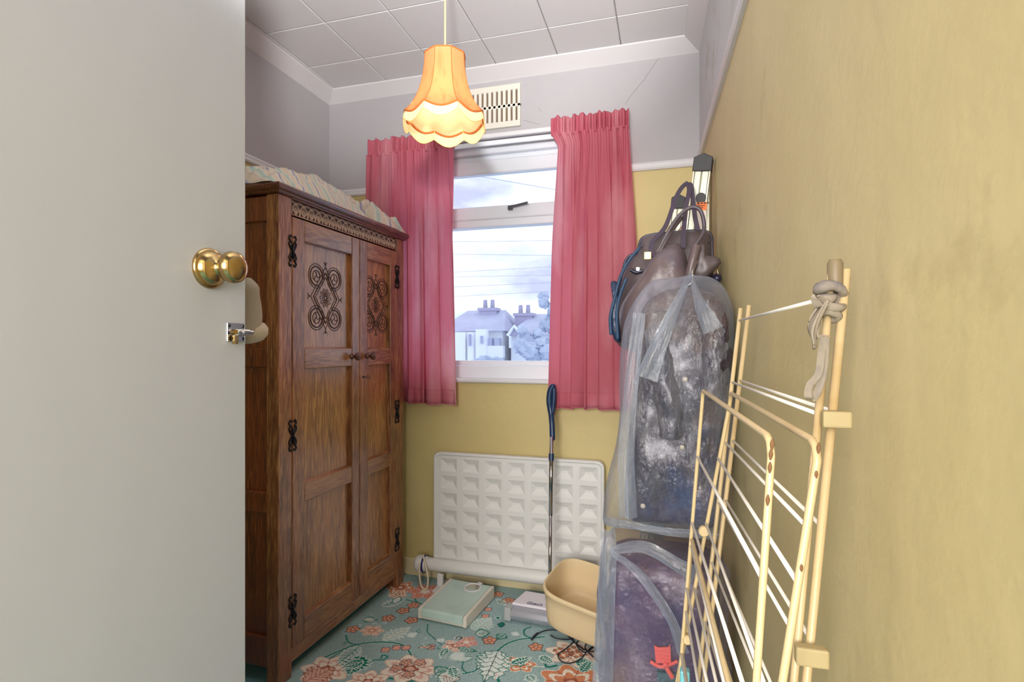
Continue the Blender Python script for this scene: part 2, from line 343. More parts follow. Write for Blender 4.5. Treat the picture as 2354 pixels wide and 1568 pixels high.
# ------------------------------------------------------------------ carpet: woven flowers on pale teal
def carpet():
    x0, x1, y0, y1 = -1.30, .05, 1.45, 2.49; st_ = .0026
    nx = int((x1 - x0) / st_); ny = int((y1 - y0) / st_)
    gx = x0 + (np.arange(nx) + .5) * st_; gy = y0 + (np.arange(ny) + .5) * st_
    img = np.zeros((ny, nx, 3)); X, Y = np.meshgrid(gx, gy)
    def cc(r, g, b): return np.array([lin(r), lin(g), lin(b)])
    base = cc(160, 186, 186); img[:] = base
    rs = np.random.RandomState(4)
    def fill(mask, c): img[mask] = c
    def poly(P, c, edge=None, ew=.003):
        P = [(p[0], p[1]) for p in P]; inside = np.zeros(X.shape, bool)
        xs_ = [p[0] for p in P]; ys_ = [p[1] for p in P]
        i0 = max(int((min(xs_) - x0) / st_) - 3, 0); i1 = min(int((max(xs_) - x0) / st_) + 4, nx); j0 = max(int((min(ys_) - y0) / st_) - 3, 0); j1 = min(int((max(ys_) - y0) / st_) + 4, ny)
        if i1 <= i0 or j1 <= j0: return
        xx = X[j0:j1, i0:i1]; yy = Y[j0:j1, i0:i1]; ins = np.zeros(xx.shape, bool); n = len(P)
        for i in range(n):
            ax, ay = P[i]; bx, by = P[(i + 1) % n]
            cond = ((ay > yy) != (by > yy)) & (xx < (bx - ax) * (yy - ay) / (by - ay + 1e-12) + ax); ins ^= cond
        if c is not None: sub_ = img[j0:j1, i0:i1]; sub_[ins] = c
        if edge is not None: line(P + [P[0]], ew, edge)
    def line(P, wd, c, dash=False):
        P = [(p[0], p[1]) for p in P]
        for i in range(len(P) - 1):
            ax, ay = P[i]; bx, by = P[i + 1]; pad = wd + st_
            i0 = max(int((min(ax, bx) - pad - x0) / st_), 0); i1 = min(int((max(ax, bx) + pad - x0) / st_) + 1, nx); j0 = max(int((min(ay, by) - pad - y0) / st_), 0); j1 = min(int((max(ay, by) + pad - y0) / st_) + 1, ny)
            if i1 <= i0 or j1 <= j0: continue
            xx = X[j0:j1, i0:i1]; yy = Y[j0:j1, i0:i1]; dx, dy = bx - ax, by - ay; l2 = dx * dx + dy * dy + 1e-12
            tt = np.clip(((xx - ax) * dx + (yy - ay) * dy) / l2, 0, 1); d = np.hypot(xx - ax - tt * dx, yy - ay - tt * dy)
            sub_ = img[j0:j1, i0:i1]; sub_[d < wd / 2] = c
    green = cc(34, 124, 110); dk = cc(60, 70, 76); pale = cc(220, 232, 226); cream = cc(242, 230, 214); pink = cc(228, 184, 168); orange = cc(218, 144, 106); rust = cc(168, 100, 80); lt = cc(188, 210, 204); rose = cc(222, 156, 146)
    def fp(x, y): q = atZ(x, y, 0); return np.array([q.x, q.y])
    def cub(P, n=8): return [(q.x, q.y) for q in smooth_path([(p[0], p[1], 0) for p in P], n)]
    def stem(pts, c=green, wd=.008, hl=None):
        P = cub([fp(*p) for p in pts])
        if hl is not None: line(P, wd + .006, hl)
        line(P, wd, c)
    def blossom(px, rad, n, c1, c2, c3, rot=0, squash=1.0, center=None):
        o = fp(*px)
        def ring(r, k, amp, ph=0):
            return [(o[0] + math.cos(a + rot) * r * (1 + amp * math.cos(k * a + ph)), o[1] + math.sin(a + rot) * r * squash * (1 + amp * math.cos(k * a + ph))) for a in np.linspace(0, 2 * math.pi, 60, endpoint=False)]
        poly(ring(rad, n, .16), c1, dk if rad < .03 else c2, .003); poly(ring(rad * .72, n, .2), c2); poly(ring(rad * .55, n, .2), c1)
        for i in range(n):
            a = rot + 2 * math.pi * (i + .5) / n; line([(o[0] + math.cos(a) * rad * .3, o[1] + math.sin(a) * rad * .3 * squash), (o[0] + math.cos(a) * rad * .85, o[1] + math.sin(a) * rad * .85 * squash)], .003, c3)
        poly(ring(rad * .3, 5, .15), c3); poly(ring(rad * .17, 4, .1), center if center is not None else cream)
    def leaf(a, b, wd, c, edge, vein=None, jag=0):
        a = fp(*a); b = fp(*b); d = b - a; l = np.hypot(*d); d = d / l; n = np.array([-d[1], d[0]]); L_, R_ = [], []
        for i in range(15):
            s = i / 14; w_ = wd * math.sin(math.pi * s ** .8) * (1 + jag * (.5 if i % 2 else -.5)); c0 = a + d * l * s
            L_.append(tuple(c0 + n * w_)); R_.append(tuple(c0 - n * w_))
        poly(L_ + R_[::-1], c, edge, .0035)
        if vein is not None:
            line([tuple(a), tuple(b)], .003, vein)
            for i in range(3, 12, 2):
                c0 = a + d * l * i / 14; w_ = wd * math.sin(math.pi * (i / 14) ** .8) * .7
                line([tuple(c0), tuple(c0 + n * w_ + d * w_ * .7)], .0026, vein); line([tuple(c0), tuple(c0 - n * w_ + d * w_ * .7)], .0026, vein)
    def curl(px, r, c, turns=1.2, rot=0, wd=.004):
        o = fp(*px); P = [(o[0] + math.cos(rot + a) * r * (1 - a / (turns * 8)), o[1] + math.sin(rot + a) * r * (1 - a / (turns * 8))) for a in np.linspace(0, turns * 2 * math.pi, 30)]
        line(P, wd, c)
    # background scatter of small sprigs and curls
    for i in range(70):
        px = (rs.uniform(700, 1400), rs.uniform(1335, 1568)); curl(px, rs.uniform(.008, .018), [lt, pale, lt, green][i % 4], .8, rs.uniform(0, 6), .0035)
    q = lambda x, y: (660 + x / 3.181, 1300 + y / 3.181)
    s8 = lambda x, y: (920 + x / 4.708, 1240 + y / 4.708)
    # main vines
    stem([q(230, 690), q(370, 630), q(500, 580), q(640, 560), q(780, 565), q(860, 590), q(910, 660)], hl=lt)
    stem([q(300, 690), q(420, 620), q(540, 600)], wd=.005); stem([q(430, 510), q(450, 560), q(520, 580)], wd=.006)
    stem([q(560, 720), q(640, 690), q(700, 690), q(735, 665), q(700, 655), q(685, 680)], wd=.006)
    stem([q(1290, 790), q(1370, 770), q(1400, 740)], wd=.007, hl=lt); stem([q(1540, 620), q(1610, 570), q(1700, 540), q(1780, 530), q(1880, 520)], wd=.008, hl=lt)
    stem([q(1790, 530), q(1740, 510), q(1735, 470), q(1780, 450)], wd=.007); stem([q(1530, 790), q(1550, 853)], wd=.010)
    stem([q(660, 830), q(760, 825), q(860, 845), q(1000, 835)], wd=.010); stem([q(1030, 430), q(1025, 480), q(1050, 510), q(1130, 580)], wd=.005)
    stem([q(1290, 700), q(1280, 750), q(1310, 780)], wd=.005); stem([q(870, 250), q(950, 270)], wd=.006)
    stem([q(930, 230), q(950, 265), q(1010, 290)], wd=.006); stem([q(1780, 735), q(1880, 740)], wd=.005, c=pale); stem([q(1880, 690), q(1900, 740), q(1970, 730)], wd=.010)
    # big blossoms
    for px, r_, rot, sq in ((q(900, 755), .098, .2, .75), (q(285, 760), .085, .6, .9), (q(590, 850), .07, 0, .8), (q(2080, 860), .105, .1, .9), (q(2100, 640), .095, .5, .8)):
        blossom(px, r_, 7, cream if r_ != .105 else orange, pink if r_ != .105 else cream, rust, rot, sq, pink)
    for dx, dy in ((-100, -5), (-30, -45), (70, -45), (-10, 40)): blossom(q(900 + dx, 755 + dy), .020, 5, pink, orange, rust)
    for dx, dy in ((-70, 0), (30, -10), (-40, 30), (60, 25)): blossom(q(2060 + dx, 625 + dy), .020, 4, orange, rust, cream)
    blossom(q(1700, 720), .055, 6, orange, cream, green, .3, .8, pale); leaf(q(1640, 720), q(1790, 670), .02, green, pale, pale, .4)
    # medium blossoms
    for px in (q(740, 385), q(910, 400), q(850, 330), q(925, 290), q(480, 465), q(1480, 548), q(1620, 255), q(1540, 210), q(1820, 595)): blossom(px, .026, 5, orange, pink, rust, px[0])
    for px in (q(800, 600), q(870, 600), q(720, 615), q(1470, 320), q(1450, 370), q(1050, 595)): blossom(px, .017, 4, rose, pink, orange, px[1])
    blossom(q(620, 475), .045, 6, pink, cream, orange, .3, .8); blossom(q(1010, 190), .07, 6, rose, orange, cream, .2); blossom(q(830, 160), .06, 6, orange, cream, rust, .2); blossom(q(810, 210), .04, 5, cream, orange, rust)
    blossom(q(1230, 585), .045, 5, pink, cream, rust, 0, .8); blossom(q(1310, 560), .04, 5, rose, pink, cream)
    # leaves
    leaf(q(530, 590), q(370, 720), .035, lt, pale, green, .3); leaf(q(540, 660), q(450, 800), .05, green, pale, pale, .5); leaf(q(560, 700), q(400, 740), .03, green, pale, pale, .5)
    leaf(q(700, 545), q(900, 450), .035, lt, pale, cream, .6); leaf(q(690, 300), q(870, 240), .028, lt, cream, green, .4); leaf(q(820, 230), q(780, 280), .018, pale, green, None, .3)
    leaf(q(1540, 620), q(1390, 760), .04, pale, green, dk, .6); leaf(q(1560, 630), q(1520, 840), .045, pale, green, pink, .6); leaf(q(1545, 620), q(1440, 850), .04, pale, green, dk, .5)
    leaf(q(1170, 600), q(1120, 680), .015, green, pale, pale); leaf(q(1280, 510), q(1220, 560), .016, dk, pale, pale); leaf(q(1250, 600), q(1390, 630), .014, lt, green, green)
    leaf(q(960, 600), q(1070, 590), .012, cream, green, rust); leaf(q(1360, 670), q(1220, 700), .016, lt, green, pale); leaf(q(1210, 640), q(1290, 690), .03, pale, lt, None, .4)
    leaf(q(1080, 790), q(1180, 750), .03, lt, green, green, .4); leaf(q(1110, 800), q(1260, 835), .045, pale, green, rust, .6); leaf(q(1200, 740), q(1230, 830), .02, green, pale, pale, .5)
    leaf(q(1560, 380), q(1520, 385), .012, green, pale, None); leaf(q(1590, 435), q(1540, 430), .02, green, dk, None); leaf(q(1590, 500), q(1540, 540), .02, lt, green, green, .5); leaf(q(1640, 490), q(1700, 510), .015, pale, lt, None)
    leaf(q(1360, 470), q(1490, 380), .045, lt, pale, pale, .6); leaf(q(1380, 500), q(1480, 490), .03, pale, green, green, .5); leaf(q(1110, 560), q(1140, 530), .018, pale, lt, None)
    leaf(q(2110, 720), q(2240, 700), .03, green, pale, lt, .6); leaf(q(2150, 780), q(2220, 690), .02, green, pale, lt, .5); leaf(q(1850, 660), q(1950, 720), .02, green, pale, pale, .5); leaf(q(880, 520), q(950, 490), .02, pale, lt, None, .3)
    leaf(q(1540, 250), q(1600, 290), .016, green, pale, cream, .4); leaf(q(560, 390), q(640, 400), .02, lt, green, cream, .4); leaf(q(1760, 800), q(1810, 853), .02, green, pale, pale, .4); leaf(q(120, 853), q(350, 745), .05, pink, rust, rust, .7)
    # plain strip of carpet beside the wardrobe
    a = fp(600, 1566); b = fp(886, 1330); kk = (b[0] - a[0]) / (b[1] - a[1])
    edge = a[0] + (Y - a[1]) * kk; mk = X < edge; img[mk] = cc(100, 154, 168)
    img *= (1 + rs.normal(0, .10, (ny, nx)))[..., None] * (1 + .10 * np.sin(X * 9 + Y * 7)[..., None] * np.sin(Y * 13 - X * 5)[..., None])
    img = np.clip(img, 0, 1)
    # floor mesh: vertices carry the woven colour
    vx = gx; vy = gy; verts = np.zeros((ny, nx, 3)); verts[..., 0] = X; verts[..., 1] = Y; verts[..., 2] = rs.uniform(-.0012, 0.0, (ny, nx))
    idx = np.arange(nx * ny).reshape(ny, nx); f = np.stack([idx[:-1, :-1], idx[:-1, 1:], idx[1:, 1:], idx[1:, :-1]], -1).reshape(-1, 4)
    V = verts.reshape(-1, 3); colr = np.concatenate([img.reshape(-1, 3), np.ones((nx * ny, 1))], 1)
    # plain surround
    ex = [(-1.9, -2.1), (1.0, -2.1), (1.0, 2.55), (-1.9, 2.55)]; xa, xb, ya, yb = gx[0], gx[-1], gy[0], gy[-1]
    n0 = len(V); ring = [(xa, ya), (xb, ya), (xb, yb), (xa, yb)]
    V = np.concatenate([V, [(p[0], p[1], -.0006) for p in ex + ring]]); colr = np.concatenate([colr, np.tile([*cc(112, 158, 168), 1], (8, 1))])
    extra = [(n0 + i, n0 + (i + 1) % 4, n0 + 4 + (i + 1) % 4, n0 + 4 + i) for i in range(4)]
    me = bpy.data.meshes.new('floor'); me.from_pydata(V.tolist(), [], f.tolist() + extra)
    at = me.color_attributes.new('weave', 'FLOAT_COLOR', 'POINT'); at.data.foreach_set('color', colr.astype(np.float32).ravel())
    mt = mat('woven carpet', rgb(128, 168, 170), .95, spec=.1, bump=[(420, .5, .004, U)]); t = mt.node_tree
    vc = t.nodes.new('ShaderNodeVertexColor'); vc.layer_name = 'weave'; t.links.new(vc.outputs[0], t.nodes['Principled BSDF'].inputs['Base Color'])
    me.materials.append(mt); o = bpy.data.objects.new('floor', me); C.objects.link(o); struct(o)
carpet()
struct(MB().box(-2.1, 1.0, -2.1, 2.6, -.12, -.003).build('floor', mat('floorboards', rgb(120, 100, 80), .8)))

# ------------------------------------------------------------------ window
m_ = MB()
def wbox(x0, x1, y0, y1, z0, z1): m_.box(x0, x1, y0, y1, z0, z1)
wx0, wx1 = -1.38, -.36
wbox(wx0, wx1, 2.545, 2.62, 2.115, 2.172); wbox(wx0, wx1, 2.57, 2.62, 2.085, 2.115)      # head
wbox(wx0, wx0 + .06, 2.545, 2.62, 1.03, 2.12); wbox(wx1 - .06, wx1, 2.545, 2.62, 1.03, 2.12)
wbox(wx0, wx1, 2.545, 2.62, .985, 1.062); wbox(wx0 + .05, wx1 - .05, 2.575, 2.62, 1.06, 1.086)
wbox(wx0, wx1, 2.56, 2.62, 1.755, 1.80)                                                  # transom
win = m_.build('window_1', M_upvc, bevel=.006); struct(win)
m_ = MB(); a, b = wx0 + .055, wx1 - .055
wbox(a, b, 2.552, 2.60, 2.018, 2.09); wbox(a, b, 2.552, 2.60, 1.79, 1.858); wbox(a, a + .06, 2.552, 2.60, 1.80, 2.08); wbox(b - .06, b, 2.552, 2.60, 1.80, 2.08)
fl = m_.build('opening_sash', M_upvc, win, bevel=.01, seg=3)
h = MB(); h.box(-.752, -.728, 2.535, 2.553, 1.826, 1.848); h.prism([(-.745, 2.536, 1.842), (-.645, 2.526, 1.856), (-.645, 2.526, 1.843), (-.745, 2.536, 1.830)], (0, -.012, 0))
h.build('window_handle', mat('grey metal handle', rgb(120, 118, 124), .35, .8), fl, bevel=.003)
def glass():
    g = bpy.data.materials.new('window glass'); g.use_nodes = True; t = g.node_tree; t.nodes.clear(); n = t.nodes.new
    out = n('ShaderNodeOutputMaterial'); tr = n('ShaderNodeBsdfTransparent'); tr.inputs[0].default_value = (.97, .98, 1, 1)
    gl = n('ShaderNodeBsdfGlossy'); gl.inputs['Roughness'].default_value = .02; mx = n('ShaderNodeMixShader'); mx.inputs[0].default_value = .04
    t.links.new(tr.outputs[0], mx.inputs[1]); t.links.new(gl.outputs[0], mx.inputs[2]); t.links.new(mx.outputs[0], out.inputs[0]); return g
M_glass = glass()
MB().box(wx0 + .05, wx1 - .05, 2.588, 2.592, 1.08, 1.77).build('window_pane', M_glass, win)
MB().box(a + .05, b - .05, 2.578, 2.582, 1.85, 2.03).build('window_pane', M_glass, win)
struct(MB().prism([(wx0 - .02, 2.55, 1.000), (wx0 - .02, 2.484, 1.000), (wx0 - .02, 2.478, .994), (wx0 - .02, 2.478, .984), (wx0 - .02, 2.486, .978), (wx0 - .02, 2.55, .978)], (wx1 - wx0 + .04, 0, 0)).build('trim_9', M_white, bevel=.003))
struct(MB().box(wx0 - .02, wx1 + .02, 2.478, 2.50, 2.166, 2.188).build('trim_10', M_white, bevel=.005))
# curtain track
tr_ = thing('curtain_track', (-.8, 2.48, 2.145), 'white curtain track fixed above the window', 'curtain track')
MB().box(-1.44, -.18, 2.474, 2.484, 2.128, 2.150).build('track_rail', M_upvc, tr_, bevel=.002)
MB().box(-1.30, -1.28, 2.48, 2.50, 2.132, 2.148).build('bracket', M_upvc, tr_); MB().box(-.30, -.28, 2.48, 2.50, 2.132, 2.148).build('bracket', M_upvc, tr_)

# ------------------------------------------------------------------ curtains
def curtain(label, xt0, xt1, xb0, xb1, zt, zb, seed, lean, nfold):
    root = thing('curtain', ((xt0 + xt1) / 2, 2.45, zb), label, 'curtain', None)
    zh = zt - .085
    def fold(u, ph, k, amp):
        s_ = math.sin(math.pi * (u * k + .22 * math.sin(u * 9 + seed)) + ph); return amp * (1 - 2 * abs(s_) ** .75)
    def body(u, v):
        z = zh + .01 - (zh + .01 - zb) * v; a = v ** .8
        x = (xt0 + (xt1 - xt0) * u) * (1 - a) + (xb0 + (xb1 - xb0) * u) * a
        up = fold(u, seed, nfold * 2.1, .010) + fold(u, seed * 2, nfold * 3.7, .005)
        dn = fold(u, seed + .6, nfold * 1.25, .030) + fold(u, seed, nfold * 1.9, .012)
        k = min(1, v * 2.2); k = k * k * (3 - 2 * k)
        y = 2.448 + up * (1 - k) * .9 + dn * k * .62 + .003 * nz((u * 5, v * 2, seed), 1)
        x += .019 * math.sin(2 * math.pi * (u * nfold * 1.25) + seed + 1.5) * k
        x += lean(u, v)
        return Vector((x, y, z + (.004 * math.sin(u * 31 + seed) if v > .99 else 0)))
    MB().grid(body, 170, 60).build('curtain_drape', M_curtain, root, smooth=True)
    def head(u, v):
        z = zh + (zt - zh) * v + .0045 * math.sin(u * 60 + seed) * v + .004 * math.sin(u * 23)
        x = xt0 + (xt1 - xt0) * u + lean(u, 0)
        s = math.sin(2 * math.pi * (u * nfold * 2.6 + .3 * math.sin(u * 14 + seed))); s = math.copysign(abs(s) ** .5, s)
        y = 2.449 + s * .010 * (.45 + .55 * math.sin(math.pi * min(1, v * 1.1)) + .3 * v) + .003 * math.sin(u * 160)
        return Vector((x, y, z))
    MB().grid(head, 200, 10).build('curtain_heading', M_curtain, root, smooth=True, solid=.0025)
    m2 = MB()
    def hem(u, v): p = body(u, 1 - .055 * v - .004); return p + Vector((0, -.0028, 0))
    m2.grid(hem, 170, 3).build('curtain_hem', M_curtain, root, smooth=True, solid=.001)
    return root
curtain('pink pleated curtain on the left of the window, beside the wardrobe', -1.477, -1.000, -1.493, -.962, 2.209, .874, 1.3, lambda u, v: 0, 5)
curtain('pink pleated curtain on the right of the window, above the sweeper handle', -.479, -.164, -.517, -.128, 2.213, .874, 4.1,
        lambda u, v: (-.036 * (1 - u) ** 3 * max(0, 1 - v * 22)) if v > 0 else -.036 * (1 - u) ** 3, 5)

# ------------------------------------------------------------------ air vent
v_ = thing('air_vent', (-.81, 2.49, 2.215), 'cream slotted plastic air vent above the window', 'air vent')
m_ = MB(); x0, x1, z0, z1 = -.952, -.674, 2.212, 2.416
m_.box(x0, x1, 2.484, 2.499, z0, z0 + .028); m_.box(x0, x1, 2.484, 2.499, z1 - .028, z1); m_.box(x0, x1, 2.484, 2.499, 2.306, 2.320)
nx_ = 10; px_ = .0245; sx_ = -.693
edges = [x1]; 
for i in range(nx_): c0 = sx_ - i * px_; edges += [c0 + .005, c0 - .005]
edges.append(x0)
for i in range(0, len(edges), 2): m_.box(edges[i + 1], edges[i], 2.484, 2.499, z0 + .027, z1 - .027)
m_.build('vent_grille', mat('cream plastic', rgb(222, 216, 204), .45), v_, bevel=.0015, seg=1)
MB().box(x0 + .01, x1 - .01, 2.4965, 2.4995, z0 + .01, z1 - .01).build('vent_backing', mat('dusty mesh', rgb(118, 98, 80), .9), v_)

# ------------------------------------------------------------------ pendant lamp
PX, PY = -.653, 1.53; ZT, ZBm = 2.044, 1.843
p_ = thing('pendant_lamp', (PX, PY, ZBm), 'peach scalloped fabric pendant lampshade, lit, hanging from the ceiling', 'ceiling lamp')
MB().tube([(PX, PY, ZC), (PX, PY, 2.02)], .003, 8).build('cord', M_cord, p_)
MB().lathe([(0, .035), (-.012, .034), (-.02, .012), (-.03, .006)], (PX, PY, ZC), n=24).build('ceiling_rose', M_white, p_)
MB().lathe([(0, .012), (-.02, .018), (-.05, .018), (-.055, .016)], (PX, PY, 2.03), n=20).build('lamp_holder', M_white, p_)
m_ = MB().lathe([(0, .012), (-.012, .018), (-.03, .028), (-.05, .030), (-.068, .022), (-.078, .004)], (PX, PY, 1.977), n=20)
mb = bpy.data.materials.new('lit bulb'); mb.use_nodes = True; t = mb.node_tree; t.nodes.clear()
eo = t.nodes.new('ShaderNodeOutputMaterial'); em = t.nodes.new('ShaderNodeEmission'); em.inputs[0].default_value = (1, .82, .55, 1); em.inputs[1].default_value = 1.6
t.links.new(em.outputs[0], eo.inputs[0]); bulb = m_.build('bulb', mb, p_, smooth=True)
bulb.visible_shadow = True
plo.location = (PX, PY, 1.885)
NP = 8; PH0 = TH + R(22.5) + R(-90) + R(1)     # a rib either side of the panel facing the door
ang = [PH0 + i * math.pi / 4 for i in range(NP)]
def shade_r(h):   # h 0 top .. 1 trim line
    return .063 + .045 * h ** 1.9 + .016 * h ** 5
def shade_pt(a, h):
    ph = ((a - PH0) % (math.pi / 4)) / (math.pi / 4); flat = 1 - .055 * math.sin(math.pi * ph)
    r = shade_r(h) * flat; dip = .016 * math.sin(math.pi * ph)
    z = ZT - (ZT - ZBm - .004) * h - dip * h ** 3 + .012 * h ** 3
    return Vector((PX + math.cos(a) * r, PY + math.sin(a) * r, z))
MB().grid(lambda u, v: shade_pt(PH0 + u * 2 * math.pi, v), 128, 22, wrapu=True).build('lamp_shade', M_shade, p_, smooth=True)
def skirt(a, v):
    ph = ((a - PH0) % (math.pi / 4)) / (math.pi / 4); top = shade_pt(a, 1); flat = 1 - .05 * math.sin(math.pi * ph)
    r = shade_r(1) * flat * (1 + .045 * v) * .995; z = top.z - v * (.024 + .008 * math.sin(math.pi * ph))
    return Vector((PX + math.cos(a) * r, PY + math.sin(a) * r, z))
MB().grid(lambda u, v: skirt(PH0 + u * 2 * math.pi, v), 128, 8, wrapu=True).build('shade_flounce', M_lining, p_, smooth=True)
m_ = MB().grid(lambda u, v: (lambda q: Vector((PX + (q.x - PX) * .975, PY + (q.y - PY) * .975, q.z)))(shade_pt(PH0 + u * 2 * math.pi, .10 + .89 * v)), 128, 16, wrapu=True)
m_.build('shade_lining', M_lining, p_, smooth=True)
m_ = MB()
m_.tube([shade_pt(a_ * math.pi / 32, 1) * 1.0 for a_ in range(64)], .0032, 6, closed=True)
m_.tube([shade_pt(a_ * math.pi / 32, 0) for a_ in range(64)], .0022, 6, closed=True)
for a_ in ang: m_.tube([shade_pt(a_, i / 14) for i in range(15)], .0012, 6)
m_.build('shade_trim', M_shtrim, p_, smooth=True)
m_ = MB(); m_.tube([skirt(a_ * math.pi / 64, 1) for a_ in range(128)], .0012, 6, closed=True)
for a_ in ang:
    q1 = shade_pt(a_, 1); m_.tube([skirt(a_, 1), skirt(a_, .5), Vector((PX + (q1.x - PX) * .965, PY + (q1.y - PY) * .965, q1.z)), Vector((PX + math.cos(a_) * shade_r(.7) * .96, PY + math.sin(a_) * shade_r(.7) * .96, shade_pt(a_, .7).z))], .0013, 6)
m_.build('shade_piping', M_shrib, p_, smooth=True)

# ------------------------------------------------------------------ door standing open, with brass knob and bolt
dr = struct(MB().box(-.734, -.694, 0.0, .764, .008, 1.985).build('door_1', M_door, bevel=.004, seg=3))
kx, ky, kz = -.694, .685, 1.279
kn = MB(); kn.lathe([(0, .0315), (.003, .032), (.006, .0305), (.007, .027), (.012, .0255), (.017, .020), (.020, .0125), (.024, .0095), (.029, .009), (.032, .012), (.034, .017), (.039, .0232), (.046, .0250), (.053, .0235), (.058, .019), (.061, .011), (.062, .001)], (kx, ky, kz), (1, 0, 0), 48)
kn.build('door_knob', M_brass, dr, smooth=True, auto=50)
bz = 1.180; bp_ = MB(); bp_.box(-.694, -.6915,    .720, .758, bz - .0155, bz + .0155); pb = bp_.build('bolt_plate', M_chrome, dr, bevel=.001)
s_ = MB()
for dy in (.724, .754):
    for dz in (-.0105, .0105): s_.lathe([(0, .0028), (.0008, .0024)], (-.6915, dy, bz + dz), (1, 0, 0), 10)
s_.build('screw', M_screw, pb)
b_ = MB(); b_.tube([(-.685, .722, bz), (-.685, .768, bz)], .0036, 12); b_.lathe([(0, .0055), (.005, .0055)], (-.685, .733, bz), (0, 1, 0), 12); b_.lathe([(0, .0055), (.014, .0055)], (-.685, .744, bz), (0, 1, 0), 14)
b_.build('bolt_barrel', M_chrome, pb, smooth=True, auto=40)
b_ = MB(); b_.tube([(-.685, .7235, bz), (-.676, .721, bz)], .0042, 10); b_.box(-.689, -.682, .727, .733, bz - .020, bz - .005)
b_.build('bolt_grip', M_brass, pb)

# coat hanging behind the door
cl = thing('coat', (-.80, .79, 1.06), 'grey beige coat hanging behind the open door, sleeve showing at its edge', 'coat')
M_coat = mat('grey beige wool', rgb(168, 156, 142), .9, bump=[(18, .4, .01, U), (300, .2, .001, U)])
def coat(u, v):
    a = u * 2 * math.pi; z = 1.46 - .72 * v; r1 = .035 + .02 * v; r2 = .09 + .05 * v + .012 * math.sin(a * 5)
    return Vector((-.795 + math.cos(a) * r1, .66 + math.sin(a) * min(r2 * 1.5, .20) , z))
MB().grid(coat, 40, 20, wrapu=True).build('coat_body', M_coat, cl, smooth=True)
def slv(u, v):
    a = u * 2 * math.pi; z = 1.290 - .115 * v; c = Vector((-.792, .868 + .008 * math.sin(v * 2.5), z)); r = .024 * (min(1, v * 5 + .25)) ** .6 * (1 + .06 * math.sin(a * 3 + v * 9))
    return c + Vector((math.cos(a) * r, math.sin(a) * r * 1.05, 0))
sl = MB().grid(slv, 28, 18, wrapu=True).build('sleeve', M_coat, cl, smooth=True)
MB().lathe([(0, .020), (-.005, .028), (-.015, .032), (-.026, .029), (-.034, .020), (-.037, .004)], (-.792, .880, 1.200), (0.0, -.35, 1), 26).build('cuff', mat('pale cuff', rgb(200, 184, 166), .9, bump=[(20, .3, .01, U)]), sl, smooth=True)
MB().tube([(-.734, .60, 1.50), (-.77, .60, 1.50), (-.785, .60, 1.48), (-.785, .62, 1.455)], .004, 8).build('coat_hook', M_chrome, dr)

# ------------------------------------------------------------------ wardrobe
eL = math.hypot(.0199, 1); ex, ey = .0199 / eL, 1 / eL; W0 = Vector((-1.262, 1.533, 0))
def WT(p):  # (d outward, s along, z) -> world
    return Vector((W0.x + ex * p.y + ey * p.x, W0.y + ey * p.y - ex * p.x, p.z))
wd = thing('wardrobe', WT(Vector((-.22, .456, 0))), 'carved dark oak two-door wardrobe standing against the left wall', 'wardrobe')
LS = .872; DP = .455
def wb(name, boxes, mt, parent=wd, bevel=.0025, mi=0):
    m2 = MB()
    for b in boxes: m2.box(*b, 0, WT)
    return m2.build(name, mt, parent, bevel=bevel, seg=2)
for s0, d0, nm in ((0, -.05, 'front'), (0, -DP, 'rear'), (LS - .07, -.05, 'front'), (LS - .065, -DP, 'rear')):
    s1 = s0 + (.068 if nm == 'front' else .055)
    wb('corner_post', [(d0, d0 + (.05 if nm == 'front' else .045), s0, s1, 0, 1.676)], M_wv, bevel=.004)
# side (facing the door of the room): rails and recessed panels
wb('side_panel', [(-DP + .04, -.045, .016, .024, .08, 1.66)], M_wside)
for z0_, z1_ in ((1.585, 1.672), (1.085, 1.152), (.585, .660), (.06, .165)): wb('side_rail', [(-DP + .04, -.045, .003, .03, z0_, z1_)], M_wside, bevel=.005)
wb('side_panel', [(-DP + .02, -.045, LS - .03, LS - .01, .08, 1.66)], M_wside)
wb('back_panel', [(-DP + .005, -DP + .015, .03, LS - .03, .08, 1.66)], M_wside)
wb('bottom_rail', [(-.022, -.003, .066, LS - .068, .050, .098), (-DP + .02, -.022, .03, LS - .03, .07, .085)], M_wh, bevel=.004)
fr = wb('frieze_rail', [(-.022, -.006, .066, LS - .068, 1.617, 1.680)], mat('dark frieze ground', rgb(58, 34, 30), .6), bevel=.003)  # ground coloured darker so the shallow carving stands out
m_ = MB(); m_.box(-.006, .0015, .068, LS - .07, 1.6165, 1.6205, 0, WT); m_.box(-.006, .0015, .068, LS - .07, 1.6735, 1.677, 0, WT); m_.build('frieze_bead', M_wh, fr, bevel=.001)
m_ = MB()
def ftube(pts, r=.0011, z=0): m_.tube([WT(Vector((-.0055 + z, s, zz))) for s, zz in pts], r, 5)
zc = 1.6225; n_ar = 17; pit = (LS - .145) / n_ar
for i in range(n_ar + 1):
    cs = .072 + i * pit
    for rr in (.047, .042):
        pts = [(cs + rr * math.cos(a), zc + .046 * rr / .047 * math.sin(a)) for a in np.linspace(0, math.pi, 15)]
        pts = [p for p in pts if .070 <= p[0] <= LS - .072]
        if len(pts) > 2: ftube(pts, .0012, .0006)
    if i < n_ar:
        c2 = cs + pit / 2
        for dx in (-.014, -.007, 0, .007, .014): ftube([(c2 + dx * .25, zc), (c2 + dx * .9, zc + .014), (c2 + dx, zc + .028 - abs(dx) * .6)], .0017, .0004)
m_.build('frieze_carving', mat('pale carved oak', rgb(216, 184, 164), .4, coat=.3), fr, smooth=True)  # carving coloured paler than its ground for contrast
